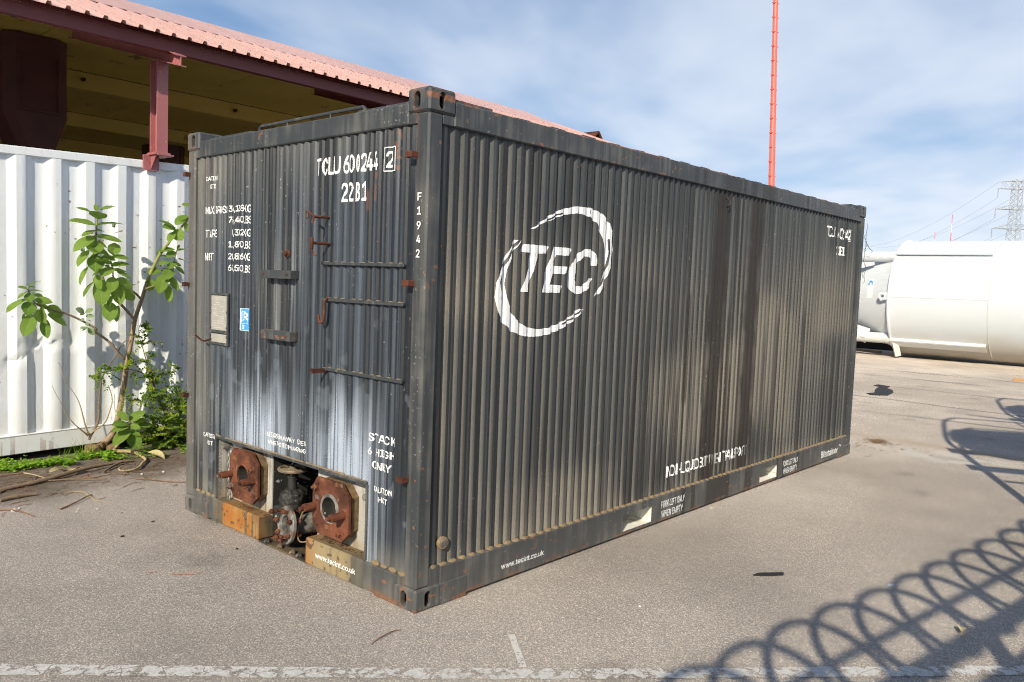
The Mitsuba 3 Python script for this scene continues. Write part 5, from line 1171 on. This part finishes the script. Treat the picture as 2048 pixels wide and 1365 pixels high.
# ================================================================ razor wire fence (behind the camera; its shadow lies in front)
fn_ = V(.149, .9888, 0); ft = V(.9888, -.149, 0)
fp = lambda t, z, o=0.0: ft * t + fn_ * (-3.61 + o) + V(0, 0, z)
fe = thing('security_fence', 'steel security fence with posts and rails behind the viewpoint', 'fence')
FT0, FT1 = -9.0, 6.5
for z, h in ((1.85, .10), (1.60, .06), (.85, .05), (.12, .05)): part(fe, 'rail', beam(fp(FT0, z), fp(FT1, z), .05, h), 'post_grey')
t = -7.106
while t < FT1: part(fe, 'post', beam(fp(t, 0), fp(t, 1.92), .07, .07, tuple(fn_)), 'post_grey'); t += 2.2
sup = []
for t in np.arange(FT0 + .3, FT1, 0.145): sup.append(beam(fp(t, .12), fp(t, 1.35), .018, .018, tuple(fn_)))
for k, b in enumerate(sup): part(fe, 'picket', b, 'post_grey')
rw = thing('razor_wire', 'coiled razor wire along the top of the security fence', 'wire')
ts = np.arange(FT0, FT1, .41 / 28); th = ts / .41 * 2 * math.pi
coil = np.array([fp(a, 2.135 + .25 * math.sin(b), .25 * math.cos(b)) for a, b in zip(ts, th)])
coil += (meshkit.noise(coil * 1.3, 5)[:, None] - .5) * .05
part(rw, 'coil', tube(coil, .025, 6), 'galvanised')
part(rw, 'tie_wire', tube([fp(FT0, 2.14), fp(FT1, 2.12)], .026, 6), 'galvanised')
bb = []
for i in range(0, len(coil) - 1, 3):
    c = coil[i]; d = coil[i + 1] - c; d /= np.linalg.norm(d); u_ = np.cross(d, fn_); u_ /= np.linalg.norm(u_)
    bb.append(trimesh.Trimesh(np.array([c - u_ * .034, c + d * .016, c + u_ * .034, c - d * .016, c + fn_ * .004]), [(0, 1, 4), (1, 2, 4), (2, 3, 4), (3, 0, 4)], process=False))
part(rw, 'barbs', cat(bb), 'galvanised', kind='stuff')

# ================================================================ fuel tanks on stands, right of the view: only their shadows reach it
sn = math.hypot(2.17, 1.0); ea = V(2.17 / sn, 1.0 / sn, 0); ec = V(1.0 / sn, -2.17 / sn, 0)
for i, off in enumerate((V(0, 0, 0), V(3.39, .02, 0))):
    g = lambda c, h, a=0.0: ea * (2.5 + a) + ec * c + V(0, 0, h) + off
    tk = thing('fuel_tank', ('nearer' if i == 0 else 'farther') + ' round fuel tank raised on a tubular stand, right of the view', 'tank')
    part(tk, 'vessel', lathe([(0, 0), (.25, .06), (.42, .16), (.50, .36), (.51, .7), (.51, 3.4), (.42, 3.9), (0, 4.05)], g(3.80, 2.52), ec, 36), 'silo_white', smooth=30)
    for s_ in (-.45, .45):
        part(tk, 'handrail', cat([tube(spline([g(4.0, 1.83, s_), g(3.76, 1.93, s_), g(3.76, 2.30, s_), g(3.92, 2.85, s_), g(4.14, 3.32, s_), g(4.30, 3.42, s_)], 30), .03, 8), tube([g(4.28, 3.41, s_), g(7.6, 3.35, s_)], .022, 8), bar(g(5.0, 3.0, s_), g(5.0, 3.45, s_), .02), bar(g(6.4, 3.0, s_), g(6.4, 3.45, s_), .02)]), 'post_grey', smooth=40)
        part(tk, 'stand_beam', beam(g(3.62, 1.86, s_), g(7.6, 1.80, s_), .07, .12), 'post_grey')
        for c in (3.78, 7.3): part(tk, 'leg', bar(g(c, 0, s_), g(c - .04, 1.85, s_), .035), 'post_grey')
    part(tk, 'stand_brace', cat([bar(g(3.8, 1.55, -.45), g(7.3, 1.45, -.45), .02), bar(g(3.8, .9, -.45), g(7.3, 1.4, -.45), .02), bar(g(3.78, .4, .45), g(7.3, .4, .45), .02)]), 'post_grey')
    if i == 0: part(tk, 'vent_arm', tube(spline([g(5.6, 3.0), g(5.5, 3.6), g(5.1, 3.78), g(4.5, 3.92)], 20), [.05, .02], 8), 'post_grey', smooth=True)

# ================================================================ the big leafed plant against the white container
def leaf_mesh(B, Tp, W, curl=0.10, fold=0.16, seed=0, n=9, m=7):
    B, Tp, W = V(*B), V(*Tp), V(*W); a = Tp - B; L = np.linalg.norm(a); hw = np.linalg.norm(W)
    nn = np.cross(a, W); nn /= np.linalg.norm(nn) + 1e-12
    if nn @ SUN < 0: nn = -nn
    us, vs_ = np.linspace(0, 1, n), np.linspace(-1, 1, m)
    wd = np.array([0.16, 0.62, 0.88, 0.98, 1.0, 0.95, 0.80, 0.48, 0.015]) if n == 9 else np.sin(np.pi * us ** .85) ** .7
    v, uv = [], []
    r = np.random.default_rng(seed)
    ph, am = r.uniform(0, 6.28, 2), r.uniform(.3, 1.0)
    for i, u in enumerate(us):
        for q in vs_:
            c = B + a * u + W * wd[i] * q
            lift = -curl * L * (u - .12) ** 2 * 1.1 + fold * hw * abs(q) * wd[i] + am * .05 * hw * math.sin(u * 9 + ph[0] + (1.5 if q > 0 else 0)) * abs(q)
            v.append(c + nn * lift); uv.append((u, .5 + .5 * q))
    f = []
    for i in range(n - 1):
        for j in range(m - 1): b = i * m + j; f += [(b, b + 1, b + m + 1), (b, b + m + 1, b + m)]
    return trimesh.Trimesh(np.array(v), f, process=False), np.array(uv)
milk = thing('leafy_shrub', 'tall shrub with large rounded green leaves on bare stems against the white container', 'shrub')
for pts, (r0, r1) in STEMS: part(milk, 'stem', tube(spline(pts, 4 * len(pts)), [r0, (r0 + r1) * .5, r1], 9), 'bark', smooth=True)
for k, L in enumerate(LEAVES):
    m, uv = leaf_mesh(L[0:3], L[3:6], L[6:9], seed=k, curl=.10 + .10 * ((k * 37) % 10) / 10)
    part(milk, 'leaf', m, 'leaf_pale' if L[9] else ('leaf_dark' if (k * 13) % 5 == 0 else 'leaf_green'), smooth=True, uv=uv)
bud = []
for c in ((0.262, 4.31, 2.03), (0.002, 4.29, 1.80)):
    for k in range(6):
        s = trimesh.creation.icosphere(1, .009); s.vertices = s.vertices * V(1, 1, 1.5) + V(*c) + V(rng.uniform(-.012, .012), rng.uniform(-.012, .0), rng.uniform(-.006, .022)); bud.append(s)
part(milk, 'flower_buds', cat(bud), 'leaf_pale', smooth=True, kind='stuff')
pod = []
for a, tips_ in (((.146, 4.33, 1.945), ((.09, 4.3, 1.965), (.075, 4.29, 1.95), (.105, 4.29, 1.935))), ((.15, 4.33, 1.90), ((.17, 4.29, 1.90), (.165, 4.29, 1.885))), ((.268, 4.31, 1.965), ((.31, 4.29, 1.985), (.325, 4.29, 1.99)))):
    for t in tips_:
        pod.append(tube([a, t], .0022, 5)); s = trimesh.creation.icosphere(1, .007); s.vertices += V(*t); pod.append(s)
part(milk, 'seed_stalks', cat(pod), 'dead_wood', kind='stuff')

# root stump and the dry stems growing from it
st_ = []
for k in range(16):
    c = trimesh.creation.icosphere(2, rng.uniform(.022, .05)); c.vertices += (meshkit.fbm(c.vertices * 40 + k, 3)[:, None] - .5) * .02
    c.vertices = c.vertices * V(1, .8, rng.uniform(.9, 1.6)) + V(rng.uniform(.13, .36), 4.55 + rng.uniform(-.05, .06), rng.uniform(.015, .075)); st_.append(c)
dd = thing('dry_stump', 'gnarled brown root stump with dry bare stems beside the leafy shrub', 'stump')
part(dd, 'root', cat(st_), 'root_earth', smooth=True)
for k, (pts, (r0, r1)) in enumerate(DEAD): part(dd, 'stem', tube(spline(pts, 5 * len(pts)), [r0, r1 * 1.6, r1], 7), 'dead_wood' if k in (0,) else 'pale_wood', smooth=True)

# small leaved bush
bsh = thing('small_leaved_bush', 'wiry bush with tiny yellow green leaves between the white and black containers', 'bush')
lv_, lf_, luv = [], [], []
r3 = np.random.default_rng(12)
def leaflet(c, d, n, L, w):
    d = d / np.linalg.norm(d); s = np.cross(d, n); s /= np.linalg.norm(s) + 1e-9; k = len(lv_)
    b = np.cross(s, d)
    lv_.extend([c, c + d * L * .35 + s * w, c + d * L * .72 + s * w * .8, c + d * L + b * (-.1 * L), c + d * L * .72 - s * w * .8, c + d * L * .35 - s * w])
    lf_.extend([(k, k + 1, k + 5), (k + 1, k + 2, k + 4), (k + 1, k + 4, k + 5), (k + 2, k + 3, k + 4)])
for i, (pts, (r0, r1)) in enumerate(BUSH):
    sp = spline(pts, 6 * len(pts)); part(bsh, 'branch', tube(sp, [r0, r1], 6), 'red_twig', smooth=True)
    ln = np.linalg.norm(np.diff(sp, axis=0), axis=1).sum()
    low = i in (0,)
    for k in range(int(ln * (46 if not low else 30))):
        u = r3.uniform(.12 if not low else .18, 1.0); c = sp[int(u * (len(sp) - 1))] + r3.normal(0, .008, 3)
        d = r3.normal(0, 1, 3) * V(1, .55, .8) + V(0, -.25, .25); d /= np.linalg.norm(d); tl = r3.uniform(.05, .15)
        e = c + d * tl
        for q in np.linspace(.15, 1.0, r3.integers(5, 10)):
            o = c + (e - c) * q + V(0, 0, -.03 * q * q)
            for sg in (-1, 1):
                s = np.cross(d, V(0, -.4, 1)) * sg; dirn = s + d * .6 + r3.normal(0, .35, 3)
                leaflet(o, dirn, V(-.4, -.5, .8) + r3.normal(0, .45, 3), r3.uniform(.016, .030), r3.uniform(.006, .0105))
# undergrowth low between the containers
for k in range(260):
    c = V(r3.uniform(.62, 1.35), r3.uniform(4.28, 4.62), r3.uniform(.02, .46)) + V(0, 0, 0)
    if c[0] < .85 and c[2] > .28: continue
    d = r3.normal(0, 1, 3) * V(1, .7, .6) + V(0, -.2, .3); d /= np.linalg.norm(d)
    for q in np.linspace(.1, 1, 7):
        for sg in (-1, 1): leaflet(c + d * q * .11, np.cross(d, V(0, -.3, 1)) * sg + d * .5, V(-.3, -.5, .8) + r3.normal(0, .4, 3), r3.uniform(.018, .034), r3.uniform(.006, .012))
part(bsh, 'crown', trimesh.Trimesh(np.array(lv_), lf_, process=False), 'leaflet')

# weeds along the foot of the white container
lv_, lf_ = [], []
def front(x): return 4.30 - .10 * x + .05 * math.sin(x * 9)
for k in range(1900):
    x = r3.uniform(-.78, .34); y = front(x) + r3.normal(0.02, .085)
    if meshkit.noise(np.array([[x * 9, y * 9, 0]]))[0] < .46: continue
    hgt = r3.uniform(.004, .05); c = V(x, y, hgt); a0 = r3.uniform(0, 6.28)
    for q in range(3):
        a = a0 + q * 2.1; leaflet(c, V(math.cos(a), math.sin(a), r3.uniform(-.2, .7)), V(r3.normal(0, .4), r3.normal(0, .4), 1), r3.uniform(.014, .030), r3.uniform(.005, .012))
for k in range(420):
    x = r3.uniform(.4, 1.25); y = r3.uniform(4.05, 4.5) + .1 * (x - .4); c = V(x, y, r3.uniform(.003, .05)); a0 = r3.uniform(0, 6.28)
    if meshkit.noise(np.array([[x * 7, y * 7, 3.0]]))[0] < .45: continue
    for q in range(3):
        a = a0 + q * 2.1; leaflet(c, V(math.cos(a), math.sin(a), r3.uniform(-.1, .5)), V(0, 0, 1), r3.uniform(.012, .026), r3.uniform(.005, .010))
solo('ground_weeds', 'low bright green weeds creeping along the foot of the white container', 'weeds', trimesh.Trimesh(np.array(lv_), lf_, process=False), 'weed', kind='stuff')
def blades(x, y, n, hh, seed, nm):
    r = np.random.default_rng(seed); v, f = [], []
    for k in range(n):
        a = r.uniform(0, 6.28); L = hh * r.uniform(.5, 1.1); lean = r.uniform(.15, .8); w = .0035; s = V(-math.sin(a), math.cos(a), 0) * w
        o = V(x + r.normal(0, .015), y + r.normal(0, .012), 0); b = len(v)
        for i, t in enumerate(np.linspace(0, 1, 6)):
            c = o + V(math.cos(a), math.sin(a), 0) * lean * L * t ** 1.8 + V(0, 0, L * (t - .35 * lean * t * t)); v += [c - s * (1 - t), c + s * (1 - t)]
            if i < 5: f += [(b + 2 * i, b + 2 * i + 1, b + 2 * i + 3), (b + 2 * i, b + 2 * i + 3, b + 2 * i + 2)]
    solo('grass_tuft', nm, 'grass', trimesh.Trimesh(np.array(v), f, process=False), 'weed')
blades(-.10, 4.42, 9, .20, 1, 'thin grass tuft at the left edge of the weeds')
blades(.055, 4.45, 12, .27, 2, 'tallest grass tuft in front of the white bottom rail')
blades(.14, 4.45, 13, .21, 3, 'spreading grass tuft left of the root stump')

# ================================================================ litter on the ground
def stick(nm, label, catg, pts, r, matn, n=26):
    p = spline([V(a, b, c) for a, b, c in pts], n); r_ = np.atleast_1d(r)
    p = p + (meshkit.noise(p * 11, 3)[:, None] - .5) * V(.012, .012, 0); p[:, 2] = np.maximum(p[:, 2], .3 * r_.min())
    solo(nm, label, catg, tube(p, r, 7), matn, smooth=True)
stick('fallen_branch', 'long dark brown fallen branch lying across the soil', 'branch', [(-1.0, 3.62, .02), (-.78, 3.69, .015), (-.42, 3.80, .022), (-.16, 3.90, .035), (.08, 3.98, .03), (.33, 4.05, .015)], [.013, .018, .010], 'dead_wood')
stick('fallen_branch', 'second brown branch forking from the long fallen one', 'branch', [(-.02, 3.79, .012), (.10, 3.92, .02), (.25, 4.04, .025)], [.006, .011, .009], 'dead_wood')
stick('fallen_branch', 'pale curved branch like a hook on the soil', 'branch', [(.317, 4.473, .03), (.37, 4.42, .03), (.422, 4.362, .03), (.45, 4.25, .025), (.44, 4.12, .02), (.405, 3.98, .02), (.33, 3.88, .02), (.20, 3.73, .018), (.12, 3.74, .016), (.15, 3.84, .03)], [.016, .014, .011, .007], 'pale_wood', 50)
stick('fallen_branch', 'thin bare branch parallel to the long fallen one', 'branch', [(-.80, 3.64, .01), (-.326, 3.743, .012), (-.20, 3.66, .012), (-.074, 3.567, .008)], [.008, .004], 'dead_wood')
stick('fallen_branch', 'short thick dark stick at the left edge of the asphalt', 'branch', [(-.86, 3.40, .014), (-.72, 3.435, .016), (-.613, 3.43, .012)], [.012, .015, .008], 'dead_wood')
stick('fallen_branch', 'reddish stick at the left edge near the weeds', 'branch', [(-.95, 4.02, .01), (-.648, 4.161, .01), (-.477, 4.157, .012)], [.007, .005], 'red_twig')
stick('fallen_branch', 'pale straw sloping down from the reddish stick', 'branch', [(-.485, 4.15, .012), (-.46, 4.0, .02), (-.396, 3.86, .006)], [.006, .003], 'pale_wood')
stick('twig', 'pale thin straw lying on the asphalt left of the black container', 'twig', [(-.44, 3.36, .008), (-.396, 3.346, .01), (-.36, 3.15, .01), (-.33, 2.95, .004)], [.003, .0045, .002], 'pale_wood')
stick('twig', 'reddish twig in front of the hooked branch', 'twig', [(-.21, 3.80, .005), (-.155, 3.714, .007), (.0, 3.70, .01), (.124, 3.647, .006)], [.004, .003], 'red_twig')
stick('twig', 'long red twig near the foot of the black container', 'twig', [(.097, 3.46, .006), (.18, 3.32, .012), (.266, 3.192, .008), (.40, 3.08, .005)], [.005, .003], 'red_twig')
stick('twig', 'brown twig beside the small stones on the asphalt', 'twig', [(-.62, 2.96, .006), (-.52, 3.02, .012), (-.40, 3.12, .016), (-.33, 3.20, .006)], [.006, .004], 'red_twig')
stick('twig', 'crooked brown twig at the lower left of the soil', 'twig', [(-.93, 3.18, .006), (-.86, 3.08, .014), (-.83, 3.0, .01), (-.80, 2.90, .005)], [.006, .004], 'red_twig')
stick('twig', 'red curved twig on the asphalt in front of the black container', 'twig', [(-.365, -.125, .005), (-.31, -.10, .008), (-.262, -.09, .01), (-.215, -.083, .008), (-.165, -.095, .003)], [.002, .003, .002], 'red_twig')
rr = np.random.default_rng(9); deb = []
for k in range(520):
    x = rr.uniform(-1.2, 1.2); y = rr.normal(3.85, .38)
    if y < 3.0 or y > 4.6 or (x > .45 and y < 3.4): continue
    a = rr.normal(.35, .7); L = rr.uniform(.02, .13); c = V(x, y, rr.uniform(.002, .008)); d = V(math.cos(a), math.sin(a), 0) * L / 2
    deb.append(tube([c - d, c + V(-d[1], d[0], 0) * rr.uniform(-.25, .25) + V(0, 0, rr.uniform(0, .006)), c + d], rr.uniform(.0008, .0026), 4))
solo('twig_litter', 'scattered brown twigs and needles on the soil before the white container', 'litter', cat(deb), 'red_twig', kind='stuff')
deb = []
for k in range(70):
    x, y = rr.normal(7.02, .05), rr.normal(.02, .06)
    a = rr.uniform(0, 3.14); L = rr.uniform(.03, .16); c = V(x, y, rr.uniform(.002, .03)); d = V(math.cos(a), math.sin(a), 0) * L / 2
    deb.append(tube([c - d, c + V(0, 0, .01), c + d], rr.uniform(.0015, .003), 4))
for k in range(60):
    x, y = 6.75 + rr.normal(0, .22), .0 + rr.normal(0, .28); a = rr.uniform(0, 3.14); L = rr.uniform(.02, .08); c = V(x, y, .003); d = V(math.cos(a), math.sin(a), 0) * L / 2
    deb.append(tube([c - d, c + d], rr.uniform(.0015, .003), 4))
solo('dry_straw', 'small heap of dry straw on the asphalt past the far end of the black container', 'straw', cat(deb), 'dead_wood', kind='stuff')
def dry(x, y, a, L, w, label, seed):
    d = V(math.cos(a), math.sin(a), 0)
    m, uv = leaf_mesh(V(x, y, .012) - d * L / 2, V(x, y, .02) + d * L / 2, V(-d[1], d[0], .15) * w, curl=.35, fold=.5, seed=seed)
    m.vertices[:, 2] -= min(0, m.vertices[:, 2].min() - .003); solo('dry_leaf', label, 'leaf', m, 'dry_leaf', smooth=True)
dry(.53, 4.06, -1.1, .17, .045, 'curled dry yellow leaf on the soil near the black container corner', 3)
dry(-.19, 3.95, .9, .16, .045, 'dry pale leaf lying over the long fallen branch', 5)
dry(-.30, 3.93, .5, .20, .03, 'folded straw coloured leaf left of the one on the branch', 7)
dry(.30, 4.20, .2, .06, .015, 'tiny yellow leaf beside the root stump', 8)
dry(1.86, -2.02, .2, .11, .02, 'pale chip of dry bark inside the razor wire shadow', 9)
def stone(x, y, r, label, grp=None):
    c = trimesh.creation.icosphere(1, r); c.vertices += (meshkit.noise(c.vertices * 70 + x * 9, 2)[:, None] - .5) * r * .6; c.vertices = c.vertices * V(1, 1, .7) + V(x, y, r * .45)
    solo('stone', label, 'stone', c, 'pebble', smooth=True, group=grp)
for x, y, r, t in ((.366, 3.555, .011, 'white round pebble on the soil near the black container'), (.202, 3.583, .011, 'white pebble below the hooked branch'), (.93, -.72, .007, 'small pebble right of the short white dash'), (2.95, -.05, .010, 'white chip on the asphalt in front of the long side'),
                   (-.86, 3.11, .016, 'larger pale stone by the crooked brown twig')): stone(x, y, r, t)
for x, y in ((-.532, 2.884), (-.567, 2.819), (-.435, 2.809), (-.816, 3.15)): stone(x, y, .009, 'small pale stone on the asphalt left of the black container', 'pale stones left of the container')
def scrap(nm, label, pts, matn, t=.004):
    g = Polygon(pts).buffer(.006).simplify(.002); m = prism(g, .001, .001 + t, 'z'); solo(nm, label, 'scrap', m, matn)
scrap('rubber_scrap', 'torn dark rubber strip lying on the open asphalt', [(1.83, -.93), (1.88, -.935), (1.94, -.98), (2.0, -1.03), (1.965, -1.045), (1.90, -1.0), (1.86, -.965)], 'black_rubber')
scrap('tarpaulin_scrap', 'ragged piece of black tarpaulin flat on the far yard', [(13.45, 2.06), (13.30, 1.80), (12.95, 1.76), (12.70, 1.58), (12.3, 1.45), (11.75, 1.38), (11.55, 1.58), (11.75, 1.72), (12.0, 1.66), (12.45, 1.80), (12.75, 1.86), (13.0, 1.90), (13.15, 2.05)], 'black_rubber')
scrap('plastic_chip', 'small bluish plastic chip at the edge of the wire shadow', [(2.270, -1.545), (2.295, -1.55), (2.298, -1.562), (2.274, -1.558)], 'plastic_grey')
scrap('wood_offcut', 'orange wooden offcut at the right edge of the yard', [(17.15, .5), (17.2, -.4), (17.32, -.4), (17.28, .5)], 'crate_wood', .05)
for k, (x, y) in enumerate(((-.35, 2.62), (-.28, 2.30), (-.55, 2.12), (.02, 2.02), (-.15, 1.45), (.35, 2.75))):
    r = .006 + .003 * (k % 3); c = trimesh.creation.icosphere(1, r); c.vertices += (meshkit.noise(c.vertices * 160 + k * 3.3, 6)[:, None] - .5) * r * 1.6
    c.vertices = c.vertices * V(1.6 - .2 * k, .8, .35) + V(x, y, r * .3); solo('dark_leaf', 'tiny dark leaf scrap on the asphalt left of the black container', 'leaf', c, 'tar', group='dark leaf scraps left of the container')

for a, b, w in (((.06, 2.36), (.14, 2.22), .02), ((-.62, 1.30), (-.50, 1.22), .022), ((-.70, 1.42), (-.66, 1.40), .015)):
    q = np.linspace(0, 1, 12)[:, None]; solo('chalk_marking', None, None, strip(V(*a) * (1 - q) + V(*b) * q, w, .004, .006, 8), 'chalk_orange', kind='structure')
